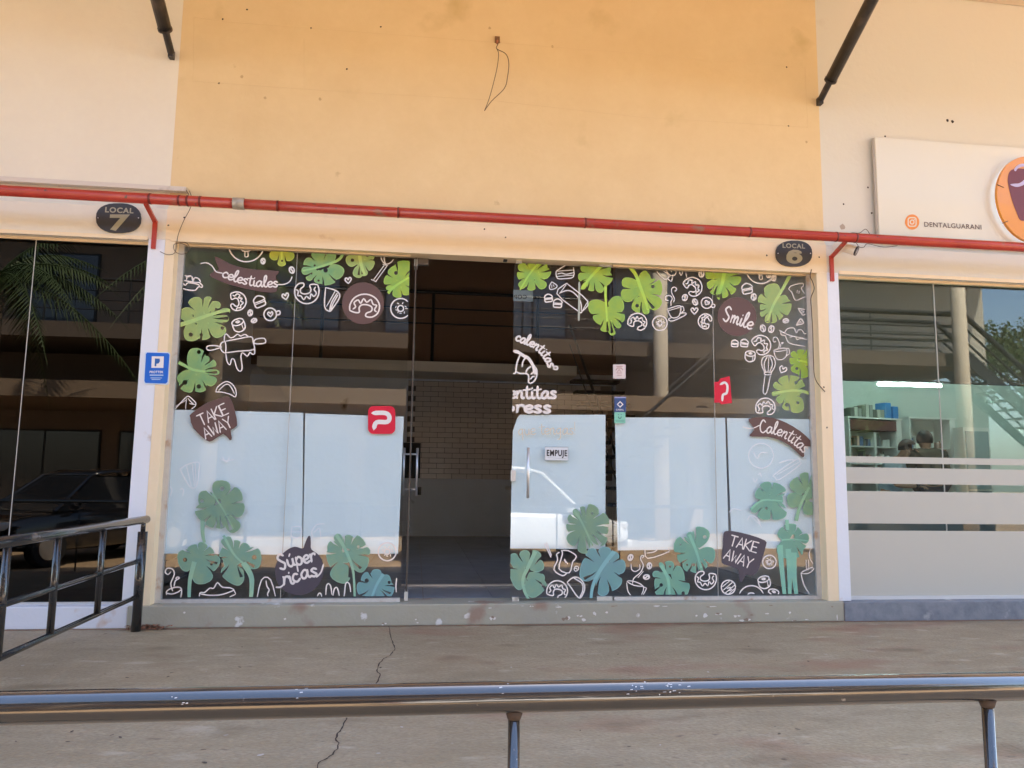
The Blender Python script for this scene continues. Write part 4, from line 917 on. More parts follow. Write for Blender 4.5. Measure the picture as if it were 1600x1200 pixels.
# ---- blue security sign on the pier
CR['bs']=(215,540,17.15)
bs=thing('security_sign',F(245,576,-.01),'blue upright sign with a white square emblem on the pier','sign')
P=[W2('bs',*q,-.008) for q in rrect(170,170,865,1040,90)]
q=[(x,z) for x,z in P]
MB().prism([W2('bs',*q,-.008) for q in [(205,170),(830,180),(872,215),(830,1020),(790,1050),(200,1035),(160,980),(195,215)]][::-1],-.008,-.001).build('backing',mat('white_print2',(.62,.74,.86),.5),bs,bevel=.002)
MB().prism([W2('bs',*q,-.011) for q in [(255,185),(820,200),(852,250),(800,970),(750,1020),(210,1000),(180,950),(222,225)]][::-1],-.0105,-.0082).build('face',mat('blue_sign',(.008,.14,.62),.35),bs,bevel=.001)
def quadp(name,c,pts,m,y,par): 
    vs=[F(*C2(c,*p),y) for p in pts]; 
    return addmesh(name,vs,[tuple(range(len(vs)))[::-1]],m,par)
quadp('emblem','bs',[(380,285),(705,290),(690,600),(368,595)],WHT,-.0118,bs)
quadp('emblem','bs',[(465,345),(590,350),(600,420),(560,480),(505,485),(500,555),(455,550)],mat('blue_emblem',(.02,.12,.40),.4),-.0124,bs)
text('PROTTEK','bs',(320,735),(690,735),60,WHT,-.0118,bs,.03)
for a,b2,y0,y1 in ((325,690,775,808),(345,655,855,875),(375,610,895,918)): quadp('small_print','bs',[(a,y0),(b2,y0+4),(b2,y1),(a,y1)],mat('pale_blue_print',(.45,.62,.8),.5),-.0118,bs)
# ================================================================== signboard of the neighbour
SBY=-.035
CR['sb']=(1280,180,5)
sbt=thing('signboard',F(1500,300,SBY),'cream signboard with an orange tooth emblem and the word DENTALGUARANI','signboard')
tl=F(1367,214,SBY); bl=F(1375,372,SBY)
MB().box(tl.x,9.2,SBY,.0,bl.z-.02,tl.z).build('board',mat('cream_board',(.74,.70,.58),.28,noise=(1,.2,(.70,.66,.55)),coat=.2),sbt,bevel=.004)
box('edge_trim',tl.x-.012,tl.x-.001,SBY+.01,.0,bl.z-.02,tl.z-.005,mat('grey_trim',(.5,.45,.4),.5),sbt)
ORG=mat('orange_print',(.80,.26,.03),.4); BRP=mat('brown_print',(.10,.055,.045),.5)
# social media roundel
ci=[W2('sb',725+56*cos(2*pi*k/26),835+60*sin(2*pi*k/26)) for k in range(26)]
lay=[(0,ci),(1,[W2('sb',*q) for q in rrect(690,797,760,872,20)]),(0,[W2('sb',*q) for q in rrect(698,805,752,864,15)])]
lay+= [(1,[W2('sb',725+19*cos(2*pi*k/16),835+20*sin(2*pi*k/16)) for k in range(16)]),(0,[W2('sb',725+11*cos(2*pi*k/16),835+12*sin(2*pi*k/16)) for k in range(16)]),(1,[W2('sb',742+5*cos(2*pi*k/8),817+5*sin(2*pi*k/8)) for k in range(8)])]
kx=(SBY+6.427)/(SY+6.427); flat('emblem',[(m_,[(x*kx,1.2+(z-1.2)*kx) for x,z in P]) for m_,P in lay],[ORG,mat('cream_print',(.74,.70,.58),.4)],SBY-.002,sbt,'orange round emblem with a camera outline')
text('DENTALGUARANI','sb',(822,870),(1268,893),37,BRP,SBY-.003,sbt,.008)
# round back-lit emblem: orange disc standing off the board
ec=F(1610,313,SBY-.05); R_=.43
def disc(name,r,y0,y1,m,par,rx=1,bev=.003,cx=0,cz=0):
    return MB().prism([(ec.x+cx+r*rx*cos(2*pi*k/56),ec.z+cz+r*sin(2*pi*k/56)) for k in range(56)],y0,y1).build(name,m,par,bevel=bev)
disc('emblem_disc',R_,SBY-.075,SBY-.045,mat('orange_disc',(.75,.29,.03),.3,coat=.3),sbt,.86)
LED=mat('blue_white_led',(.62,.76,1.0),.5,emit=.35)
ring=MB(); P=[(ec.x+(R_-.035)*.86*cos(2*pi*k/56),SBY-.03,ec.z+(R_-.035)*sin(2*pi*k/56)) for k in range(57)]
ring.tube(P,.012,8,cap=False).build('led_ring',LED,sbt)
MAR=mat('maroon_plate',(.16,.018,.016),.3); LIL=mat('lilac_plate',(.52,.46,.68),.35)
CR['tg']=(1500,220,6.667)
to=[(510,480),(500,400),(515,330),(560,295),(667,290),(900,330),(900,700),(760,800),(640,830),(590,740),(545,620)]
def tp(pts,y): return [(p[0],p[1]) for p in smooth_line([Vector((*W2('tg',*q,y),0)) for q in pts],True,4)]
A_=tp(to,SBY-.08)
def ccw(P): return P if sum(P[i][0]*P[(i+1)%len(P)][1]-P[(i+1)%len(P)][0]*P[i][1] for i in range(len(P)))>0 else P[::-1]
flat('tooth_shape',[(0,[(x,z) for x,z in A_]),(1,tp([(500,330),(540,285),(610,272),(800,290),(900,300),(900,320),(700,302),(600,300),(540,320),(515,350)],SBY)),
   (1,tp([(460,485),(500,478),(560,470),(620,420),(667,360),(760,300),(800,330),(690,430),(600,490),(530,512),(480,500)],SBY))],[MAR,LIL],SBY-.0775,sbt)
for a_,b_ in (((455,485),(385,455)),((500,835),(440,860))):
    p,q=F(*C2('tg',*a_),SBY-.078),F(*C2('tg',*b_),SBY-.078); MB().tube([p,q],.003,6).build('cable',mat('brown_cable',(.12,.07,.04),.6),sbt)
# ================================================================== security camera, wires, screws
WIR=mat('brown_wire',(.10,.06,.035),.6); WPL=mat('white_camera_plastic',(.78,.72,.62),.35)
def wire(pts,lab,y=-.02,r=.004,m=WIR,ys=None):
    P=[F(px,py,(ys[i] if ys else y)) for i,(px,py) in enumerate(pts)]
    return tag(MB().tube(smooth_line(P,n=6),r,6).build('cable',m,None,smooth=True),lab,'cable')
sc=thing('security_camera',F(1315,388,-.05),'small white security camera below the red pipe beside the right shop','security camera')
a,b=F(1317,386,-.10),F(1337,392,-.17)
MB().tube([a,b],[.042,.042],16).build('body',WPL,sc,smooth=False)
d=(b-a).normalized(); MB().tube([b,b+d*.012],[.044,.044],16).build('lens_ring',mat('dark_lens',(.03,.025,.03),.15),sc)
MB().tube([b+d*.0125,b+d*.016],[.02,.018],12).build('lens',mat('pale_lens',(.35,.33,.36),.1),sc)
MB().tube([F(1308,388,-.001),F(1312,387,-.06),a],.016,10).build('arm',WPL,sc,smooth=True)
MB().tube([F(1308,389,-.001),F(1308,389,-.02)],.055,18).build('wall_mount',WPL,sc,smooth=False)
a=F(1306,383,-.12); pass
wire([(296,298),(300,312),(297,326),(287,345),(279,365),(276,380),(273,395),(262,398),(250,393)],'thin brown wire drooping from the pipe to the top left window corner',-.02,.0028)
wire([(275,380),(290,379),(296,387),(292,395),(282,397),(273,392),(272,382),(282,380),(294,385)],'small coil of thin wire at the top left window corner',-.025,.0026)
wire([(290,296),(295,304)],'short bent end of wire at the end of the cable duct',-.02,.0035)
wire([(775,58),(778,68),(776,76),(790,84),(795,98),(793,120),(788,138),(768,158),(757,173)],'dangling dark wire loop hanging high on the ochre wall, longer side',-.03,.0035,ys=[.02,-.02,-.03,-.05,-.05,-.05,-.04,-.03,-.03])
wire([(776,76),(779,84),(777,104),(771,130),(764,155),(757,173)],'straighter strand of the wire loop hanging high on the ochre wall',-.03,.003)
kn=thing('junction_box',F(777,64,.01),'small rusty recessed wire outlet at the top of the ochre wall','outlet')
a=F(777,62,.02); MB().box(a.x-.022,a.x+.022,.012,.034,a.z-.028,a.z+.028).build('frame',mat('rusty_outlet',(.22,.11,.05),.8),kn); MB().tube([(a.x,.0,a.z-.02),(a.x-.005,-.02,a.z-.06)],.009,8).build('plug',mat('orange_plug',(.45,.16,.08),.6),kn)
wire([(1268,421),(1266,432),(1270,441),(1272,452),(1267,466),(1268,485),(1270,520),(1271,560),(1274,592),(1289,612)],'brown wire running down beside the right window frame',-.008,.0042)
wire([(1318,371),(1330,364),(1343,364),(1352,358),(1358,364),(1360,370)],'loose thin wire above the red pipe beside the signboard',-.02,.003)
wire([(1338,380),(1343,386),(1350,386),(1356,381),(1380,386),(1402,384)],'loose thin wire drooping below the red pipe under the signboard',-.02,.003)
HOLE=mat('dark_hole',(.04,.025,.018),.9); PATC=mat('filled_hole',(.45,.36,.28),.9)
def hole(px,py,r,m=HOLE,y=.03):
    p=F(px,py,y); random.seed(int(px*7+py)); n=9
    addmesh('wall_hole',[(p.x+r*random.uniform(.7,1.2)*cos(2*pi*k/n),y-.0012,p.z+r*random.uniform(.7,1.2)*sin(2*pi*k/n)) for k in range(n)],[tuple(range(n))],m,B)
for px,py in ((348,30),(342,130),(486,44),(1229,105),(1232,197),(595,42),(542,108),(386,15)): hole(px,py,.009)
for px,py in ((1488,190),(1480,188)): hole(px,py,.016)
for px,py in ((1318,319),(1362,333),(1356,293),(1383,213)): hole(px,py,.010)
for px,py in ((1316,355),): hole(px,py,.03,PATC)
for px,py in ((288,340),(263,352),(757,358),(790,371),(1280,402),(1198,399),(1287,605),(1292,668)): hole(px,py,.008,y=.0)
for px,py in ((414,153),(500,155),(1260,222),(765,44),(863,73),(378,120)): hole(px,py,.014,mat('small_stain',(.55,.38,.2),.9))
# shallow relief left by a former signboard: thin plaster ridges
RDG=mat('old_sign_edge',(.70,.52,.29),.85)
def ridge(pts,w=.006):
    P=[F(*p,.03) for p in pts]
    for a,b in zip(P,P[1:]):
        MB().tube([a,b],w,5).build('plaster_ridge',RDG,B)
ridge([(303,27),(350,34),(560,50),(770,66),(1000,84),(1258,106)],.002); ridge([(302,127),(500,141),(760,156),(1000,183),(1262,199)],.002); ridge([(303,27),(302,127)],.0015); ridge([(1258,106),(1262,199)],.0015); ridge([(475,60),(475,138)],.0015)
# leaf litter at the post
lt=MB(); random.seed(3)
c0=G(222,983)
for i in range(150):
    x=c0.x+random.gauss(.04,.06); y=min(-.022,c0.y+random.gauss(0,.035)); z=random.uniform(.002,.03); l=random.uniform(.008,.03); a=random.uniform(0,pi); w=l*.35
    dx,dy=cos(a)*l,sin(a)*l; ex,ey=-sin(a)*w,cos(a)*w; n=len(lt.v)
    lt.v+=[(x-dx,y-dy,z),(x+ex,y+ey,z+random.uniform(0,.01)),(x+dx,y+dy,z+random.uniform(-.002,.012)),(x-ex,y-ey,z)]; lt.f.append((n,n+1,n+2,n+3)); lt.m.append(random.choice((0,1)))
tag(lt.build('leaf_litter',[mat('dry_leaf',(.16,.075,.04),.9),mat('red_earth',(.30,.13,.07),.9)],None),'small heap of dry leaves and red earth at the foot of the railing post','leaf litter',kind='stuff')

# ================================================================== inside the right-hand shop
LEDT=mat('white_tube_light',(.85,1.0,.95),.5,emit=10)
tl_=thing('tube_light',F(1420,603,1.45),'lit white tube light under the ceiling of the right shop','lamp')
p,q=F(1372,600,1.48),F(1470,603,1.48)
MB().tube([p,q],.017,10).build('tube',LEDT,tl_); MB().box(p.x-.03,q.x+.03,1.45,1.52,max(p.z,q.z)+.03,max(p.z,q.z)+.055).build('housing',mat('white_housing',(.75,.78,.76),.5),tl_)
for nm,xx,yy in (('second',6.6,3.6),('third',9.0,3.2)):  # two unseen tubes added behind the bulkhead to brighten the room
    t=thing('tube_light',(xx,yy,2.6),'%s tube light added out of view behind the bulkhead of the right shop'%nm,'lamp')
    MB().tube([(xx-.6,yy,3.25),(xx+.6,yy,3.25)],.02,8).build('tube',LEDT,t); MB().box(xx-.63,xx+.63,yy-.04,yy+.04,3.275,3.295).build('housing',mat('white_housing',(.75,.78,.76),.5),t)
CAB=mat('white_cabinet',(.62,.66,.63),.5); MRB=mat('maroon_shelf_band',(.10,.03,.03),.5)
def shelfunit(loc,w,h,rz,lab,band=True,seed=1):
    t=thing('shelf_unit',loc,lab,'shelf',rz=rz); random.seed(seed)
    K=dict(parent=t,world=False)
    box('side_panel',-w/2,-w/2+.03,0,.35,0,h,CAB,**K); box('side_panel',w/2-.10,w/2,0,.35,0,h,CAB,**K)
    box('back_panel',-w/2+.031,w/2-.101,.33,.35,0,h,CAB,**K); box('divider',-.02,.02,.01,.329,.05,h-.2,CAB,**K)
    if band: box('top_band',-w/2+.031,w/2-.101,.0,.30,h-.17,h-.02,MRB,**K)
    box('top_panel',-w/2-.01,w/2+.01,-.01,.36,h+.001,h+.025,CAB,**K)
    for z in (.35,.7,1.02,1.3,1.56): 
        if z<h-.2: box('shelf',-w/2+.031,w/2-.101,.02,.329,z,z+.018,CAB,**K)
    return t
yA=4.3
cA=F(1372,760,yA); hA=F(1372,655,yA).z-.17
uA=shelfunit((cA.x,yA,.17),1.05,hA,radians(14),'white shelf unit with a maroon band, left part of the right shop',seed=3)
cB=F(1462,760,4.6); hB=F(1462,655,4.6).z-.17
uB=shelfunit((cB.x,4.6,.17),.85,hB,radians(6),'white shelf unit behind the standing man in the right shop',band=False,seed=5)
boxc=[(.55,.6,.58),(.2,.25,.25),(.1,.12,.12),(.5,.35,.3),(.3,.42,.46),(.65,.66,.6),(.08,.15,.3),(.35,.2,.15)]
def goods(unit,w,loc,rz,zs,n,grp,depth=.12):
    R_=Matrix.Rotation(rz,3,'Z')
    for z in zs:
        x=-w/2+.06
        while x<w/2-.16:
            bw_=random.uniform(.035,.08); bh=random.uniform(.08,.2); k=random.randrange(8)
            v=R_@Vector((x+bw_/2,depth,0)); L_=('small box','bottle','packet')[k%3]
            t=MB(); 
            if k%3==1: t.tube([(0,0,0),(0,0,bh*.7),(0,0,bh*.8),(0,0,bh)],[bw_*.4,bw_*.4,bw_*.18,bw_*.18],8)
            else: t.box(-bw_/2,bw_/2,-.04,.06,0,bh)
            o=t.build('dental_supply',mat('goods%d'%k,boxc[k],.5),None); o.location=(loc[0]+v.x,loc[1]+v.y,loc[2]+z+.0185); o.rotation_euler=(0,0,rz)
            tag(o,'%s %s on the %s shelf of the %s, right shop'%(('beige','dark green','blackish','brown','ice blue','pale grey','navy blue','maroon')[k],('carton','bottle','packet')[k%3],{1.02:'lowest',1.3:'middle',1.56:'top'}[z],'maroon-banded unit' if w>1 else 'right-hand unit'),'packaged goods',grp)
            x+=bw_+random.uniform(.005,.02)
random.seed(11)
goods(uA,1.05,(cA.x,yA,.17),radians(14),(1.02,1.3,1.56),8,'supplies packed on the shelves of the right shop')
goods(uB,.85,(cB.x,4.6,.17),radians(6),(1.3,1.56),8,'supplies packed on the shelves of the right shop')
# boxes on top
for i in range(9):
    x=-.40+i*.075; R_=Matrix.Rotation(radians(14),3,'Z'); v=R_@Vector((x,.12,0)); hh=random.uniform(.10,.22)
    o=box('carton',-.032,.032,-.08,.08,0,hh,mat('grey_carton%d'%(i%3),[(.10,.12,.11),(.35,.38,.34),(.2,.23,.22)][i%3],.6),None); o.location=(cA.x+v.x,yA+v.y,.17+hA+.026); o.rotation_euler=(0,0,radians(14))
    tag(o,'%s narrow carton from the left on top of the maroon-banded shelf unit'%('first','second','third','fourth','fifth','sixth','seventh','eighth','ninth')[i],'carton','cartons on top of the shelf unit')
for i,(x,hh,w) in enumerate(((.30,.24,.12),(.45,.19,.11))):
    R_=Matrix.Rotation(radians(14),3,'Z'); v=R_@Vector((x,.12,0))
    o=box('blue_crate',-w/2,w/2,-.1,.1,0,hh,mat('blue_plastic',(.03,.20,.50),.35),None,bevel=.01); o.location=(cA.x+v.x,yA+v.y,.17+hA+.026); o.rotation_euler=(0,0,radians(14))
    tag(o,('taller','lower')[i]+' blue plastic crate on top of the shelf unit in the right shop','crate')
# counter and tall fridge
ct=thing('counter',(7.2,2.9,.17),'long low counter behind the frosted bands of the right shop','counter')
box('counter_top',5.0,9.0,2.6,3.1,1.05,1.09,CAB,ct); box('counter_front',5.05,8.95,2.66,3.04,.17,1.049,mat('dark_counter',(.08,.09,.09),.5),ct)
pf=F(1527,700,4.4)
ff=thing('display_fridge',(pf.x,4.5,.17),'tall narrow glass-fronted cabinet at the right of the lit shop','cabinet')
zt_=F(1527,668,4.4).z; box('cabinet_body',pf.x-.22,pf.x+.22,4.4,4.9,.17,zt_,CAB,ff); box('glass_front',pf.x-.19,pf.x+.19,4.385,4.399,.3,zt_-.06,mat('fridge_glass',(.24,.34,.36),.1),ff)
for z in (.7,1.1,1.5): box('shelf_edge',pf.x-.19,pf.x+.19,4.375,4.384,z,z+.02,CAB,ff)
# ---------------- people
SKIN=mat('skin',(.36,.20,.13),.55); HAIR=mat('black_hair',(.012,.009,.008),.5)
def skinmesh(name,verts,edges,radii,m,parent,sub=2,root=0,matf=None):
    me=bpy.data.meshes.new(name); me.from_pydata([tuple(v) for v in verts],edges,[]); me.materials.append(m)
    o=bpy.data.objects.new(name,me); COL.objects.link(o); o.parent=parent
    md=o.modifiers.new('s','SKIN'); md.use_smooth_shade=True
    sv=me.skin_vertices[0].data
    for i,r in enumerate(radii): sv[i].radius=r if isinstance(r,tuple) else (r,r); sv[i].use_root=(i==root)
    u=o.modifiers.new('u','SUBSURF'); u.levels=sub; u.render_levels=sub
    return o
def person(loc,rz,lab,shirt,pants,arm_fwd,lean,hairlen,glasses=False,headtilt=0):
    t=thing('person',loc,lab,'person',rz=rz)     # faces +x locally
    L=lean
    j=[(0,0,.96),(.02*L,0,1.12),(.10*L,0,1.32),(.14*L,0,1.44),(.18*L,0,1.50),(.24*L+.01,0,1.56),(.30*L+.015,0,1.63),
       (.14*L,.19,1.45),(.12*L+.06,.25,1.13),(arm_fwd,.20,1.12-.0),(.14*L,-.19,1.45),(.12*L+.06,-.25,1.13),(arm_fwd,-.20,1.12),
       (0,.10,.90),(.02,.11,.50),(0,.11,.08),(.12,.12,.035),(0,-.10,.90),(.02,-.11,.50),(0,-.11,.08),(.12,-.12,.035)]
    e=[(0,1),(1,2),(2,3),(3,4),(4,5),(5,6),(3,7),(7,8),(8,9),(3,10),(10,11),(11,12),(0,13),(13,14),(14,15),(15,16),(0,17),(17,18),(18,19),(19,20)]
    r=[(.13,.15),(.12,.14),(.12,.15),(.09,.12),(.055,.055),(.085,.075),(.095,.08),.06,.042,.032,.06,.042,.032,.085,.06,.042,.04,.085,.06,.042,.04]
    skinmesh('body',j,e,r,SKIN,t)
    # shirt: slightly larger torso and upper arms
    js=[j[0],j[1],j[2],j[3],j[7],j[8],j[10],j[11]]; js[3]=(j[3][0],0,1.455)
    e2=[(0,1),(1,2),(2,3),(3,4),(4,5),(3,6),(6,7)]
    skinmesh('shirt',js,e2,[(.16,.18),(.145,.165),(.15,.19),(.12,.16),.10,.075,.10,.075],shirt,t)
    skinmesh('trousers',[j[0],j[13],j[14],(0,.11,.12),j[17],j[18],(0,-.11,.12)],[(0,1),(1,2),(2,3),(0,4),(4,5),(5,6)],[(.15,.165),.10,.078,.06,.10,.078,.06],pants,t)
    hx,hz=j[6][0],j[6][2]
    # face: nose, ears, eyes, mouth
    f=MB(); f.tube([(hx+.085,0,hz-.01),(hx+.115,0,hz-.045),(hx+.085,0,hz-.055)],[.008,.016,.01],8); 
    f.build('nose',SKIN,t,smooth=True,world=False)
    for s in (-1,1):
        MB().tube([(hx,s*.078,hz-.05),(hx-.005,s*.09,hz-.02),(hx-.01,s*.082,hz+.01)],[.01,.017,.012],8).build('ear',SKIN,t,smooth=True,world=False)
        MB().tube([(hx+.084,s*.03-.012,hz),(hx+.088,s*.03,hz),(hx+.084,s*.03+.012,hz)],[.003,.009,.003],8).build('eye',mat('eye_dark',(.03,.02,.02),.2),t,world=False)
        for k in range(5):
            a=(k-2)*.016; l=(.055,.075,.08,.072,.05)[k] if k else .05
            x0,z0=j[9][0],j[9][2]; y=s*.20+a
            MB().tube([(x0+.04,y*1.0,z0),(x0+.06+l*.5,y+a*.2,z0-.008),(x0+.05+l,y+a*.2,z0-.035)],[.011,.009,.006],8).build('finger',SKIN,t,smooth=True,world=False)
    MB().tube([(hx+.085,-.025,hz-.085),(hx+.095,0,hz-.088),(hx+.085,.025,hz-.085)],[.003,.006,.003],6).build('mouth',mat('lips',(.25,.09,.08),.5),t,world=False)
    # hair cap
    bm=bmesh.new(); bmesh.ops.create_uvsphere(bm,u_segments=20,v_segments=14,radius=1)
    for v in bm.verts:
        v.co=Vector((v.co.x*.122-.016,v.co.y*.106,v.co.z*.13)); v.co+=Vector((hx-.005,0,hz+.012))
    bmesh.ops.delete(bm,geom=[v for v in bm.verts if (v.co.z<hz+.045 if v.co.x>hx+.03 else v.co.z<hz-.06*hairlen)],context='VERTS')
    me=bpy.data.meshes.new('hair'); bm.to_mesh(me); bm.free(); me.materials.append(HAIR); o=bpy.data.objects.new('hair',me); COL.objects.link(o); o.parent=t
    for p_ in me.polygons:p_.use_smooth=True
    md=o.modifiers.new('so','SOLIDIFY'); md.thickness=.012
    if glasses:
        MB().tube([(hx+.07,-.085,hz+.002),(hx+.104,-.05,hz),(hx+.108,0,hz+.003),(hx+.104,.05,hz),(hx+.07,.085,hz+.002)],.0045,6).build('glasses',mat('dark_frames',(.02,.02,.02),.3),t,world=False)
    return t
h1=F(1386,702,3.6); h2=F(1450,687,3.3)
person((h1.x,3.6,h1.z-1.63),radians(-50),'man with short black hair and glasses in a pale blue shirt behind the counter',mat('pale_blue_shirt',(.42,.55,.66),.8),mat('dark_trousers',(.03,.03,.04),.8),.42,.9,.7,True)
person((h2.x,3.3,h2.z-1.63),radians(75),'dark-haired man in an olive shirt seen from behind in the right shop',mat('olive_shirt',(.055,.055,.035),.85),mat('dark_trousers',(.03,.03,.04),.8),.45,.4,1.0)
# ================================================================== what the glass reflects: the other side of the parking lot
OPW=mat('opposite_wall_paint',(.24,.19,.15),.8,noise=(.6,.4,(.18,.14,.11)))
OPB=mat('opposite_beam_paint',(.23,.165,.11),.8,noise=(.5,.4,(.18,.13,.085)))
OPG=mat('opposite_glass',(.03,.04,.06),.08,spec=.9); OPM=mat('opposite_metal',(.012,.012,.014),.45)
OB=thing('opposite_building',(-4,-17,GZ),'two-storey building with an upper gallery across the parking lot, seen only as a reflection','building')
X0,X1=-30,16.0; YF,YW,YB_=-13.6,-16.6,-26
box('ground_wall',X0,9.0,YB_,YW,GZ,4.6,OPW,OB); box('ground_wall',9.001,19.0,YB_,YW,GZ,4.6,mat('dark_ground_wall',(.06,.055,.05),.8),OB); box('end_wall',10.0,19.0,YW+.003,YW+.06,5.02,8.88,mat('grey_end_wall',(.46,.44,.38),.8),OB); box('upper_wall',X0,19.0,YB_,YW-.001,5.01,9.0,OPW,OB)
box('gallery_slab',X0,X1,YW+.002,YF,4.601,5.0,mat('dark_gallery_edge',(.10,.075,.055),.8),OB); box('roof_slab',X0,19.3,YB_-.3,YF+.4,8.9,9.3,OPB,OB); box('lower_awning',X0,9.5,YW+.001,YF+1.3,2.95,3.35,OPB,OB)
random.seed(5)
for i in range(11):
    xc=-28+i*3.5
    w=box('window',xc-1.1,xc+1.1,YW-.02,YW+.04,5.3,7.6,OPM,OB); box('pane',xc-1.04,xc-.03,YW+.041,YW+.05,5.36,7.54,OPG,w); box('pane',xc+.03,xc+1.04,YW+.041,YW+.05,5.36,7.54,OPG,w)
    w=box('shopfront',xc-1.5,xc+1.5,YW-.02,YW+.04,GZ+.1,2.4,OPM,OB); box('pane',xc-1.45,xc-.03,YW+.041,YW+.05,GZ+.15,2.35,OPG,w); box('pane',xc+.03,xc+1.45,YW+.041,YW+.05,GZ+.15,2.35,OPG,w)
r=MB()
for z,rr in ((6.15,.035),(5.85,.015),(5.6,.015),(5.35,.015)): r.tube([(X0,YF-.1,z),(X1,YF-.1,z)],rr,8)
for i in range(22): x=X0+i*2.05; r.tube([(x,YF-.1,5.0),(x,YF-.1,6.15)],.025,8)
r.build('gallery_railing',OPM,OB)
OPC=mat('column_paint',(.62,.54,.42),.8,noise=(2,.3,(.5,.44,.34)))
for i,x in enumerate((-22.5,-14.2,6.6,15.6)):
    MB().tube([(x,YF+.25,GZ),(x,YF+.25,8.9)],.2,24).build('column',OPC,OB,smooth=True)
# outer stair at the right end
SX=16.0; SZ=5.0; st=MB()
for k in range(20): st.box(SX+k*.3,SX+.33+k*.3,YF-1.3,YF-.1,SZ-k*.26,SZ+.04-k*.26)
st.build('stair_tread',OPM,OB,kind='stuff')
for y in (YF-1.32,YF-.08):
    v=[(SX,y,SZ-.3),(SX,y,SZ+.08),(SX+6,y,SZ-5.1),(SX+6,y,SZ-5.4)]; addmesh('stringer',v+[(a,b+.04,c) for a,b,c in v],[(0,1,2,3),(7,6,5,4),(0,4,5,1),(1,5,6,2),(2,6,7,3),(3,7,4,0)],OPM,OB)
    MB().tube([(12,y,SZ+1.2),(SX,y,SZ+1.2),(SX+6,y,SZ-4.0)],.075,10).tube([(12,y,SZ+.8),(SX,y,SZ+.8),(SX+6,y,SZ-4.4)],.035,8).tube([(12,y,SZ+.4),(SX,y,SZ+.4),(SX+6,y,SZ-4.8)],.035,8).tube([(SX,y,SZ),(SX,y,SZ+1.2)],.035,8).tube([(SX+3,y,SZ-2.6),(SX+3,y,SZ-1.4)],.03,8).build('stair_rail',OPM,OB)
# second stair climbing towards the gallery
st=MB()
for k in range(20): st.box(9.3-k*.3,9.6-k*.3,YF+.2,YF+1.3,4.9-k*.26,4.95-k*.26)
st.build('stair_tread',OPM,OB,kind='stuff')
MB().tube([(9.6,YF+.2,6.1),(3.6,YF+.2,.9)],.04,8).tube([(9.6,YF+.2,5.7),(3.6,YF+.2,.5)],.016,8).tube([(9.6,YF+1.3,6.1),(3.6,YF+1.3,.9)],.04,8).build('stair_rail',OPM,OB)
# kerb
box('kerb',-40,40,-12.1,-11.9,GZ+.001,GZ+.14,mat('kerb_concrete',(.42,.38,.33),.85),None,kind='structure')
# ---------------- palms and trees
FRD=mat('palm_frond',(.045,.075,.02),.55,noise=(3,.6,(.07,.10,.03))); TRK=mat('palm_trunk',(.22,.17,.12),.9,noise=(5,.6,(.14,.10,.07)))
def palm(x,y,h,lab,seed,R_=3.0):
    random.seed(seed); t=thing('palm_tree',(x,y,GZ),lab,'palm tree')
    MB().tube([(x,y,GZ),(x+.05,y,GZ+h*.5),(x+.1,y+.03,GZ+h)],[.22,.17,.14],12).build('trunk',TRK,t,smooth=True)
    m=MB()
    for k in range(26):
        a=2*pi*k/26*1.618*6; el=random.uniform(-.1,1.15); l=R_*random.uniform(.8,1.1); pts=[]
        for i in range(11):
            s=i/10; rr=l*s*cos(el*(1-.3*s)); z=l*s*sin(el)*.8-1.9*s*s*(1.2-el*.4)
            pts.append(Vector((x+.1+rr*cos(a),y+rr*sin(a),GZ+h+z)))
        m.tube(pts,[.03-.0025*i for i in range(11)],4,cap=False)
        for i in range(1,40):
            s=i/40*10; i0=int(s); p=pts[i0].lerp(pts[min(i0+1,10)],s-i0); d=(pts[min(i0+1,10)]-pts[i0]).normalized(); sd=d.cross(Vector((0,0,1))).normalized()
            for q in (-1,1):
                ll=.55*sin(pi*min(1,.15+i/44))*random.uniform(.8,1.2); e=p+sd*q*ll*.7+d*ll*.4-Vector((0,0,ll*random.uniform(.5,.9))); w=d*.022
                n=len(m.v); m.v+=[tuple(p-w),tuple(p+w),tuple(e)]; m.f.append((n,n+1,n+2)); m.m.append(0)
    m.build('crown',FRD,t)
palm(-8.6,-9.6,5.6,'palm tree standing left of the dark car, reflected in the dark left window',2)
palm(-4.6,-11.0,6.6,'taller palm tree right of the dark car, reflected in the drawn-on window',4,2.6)

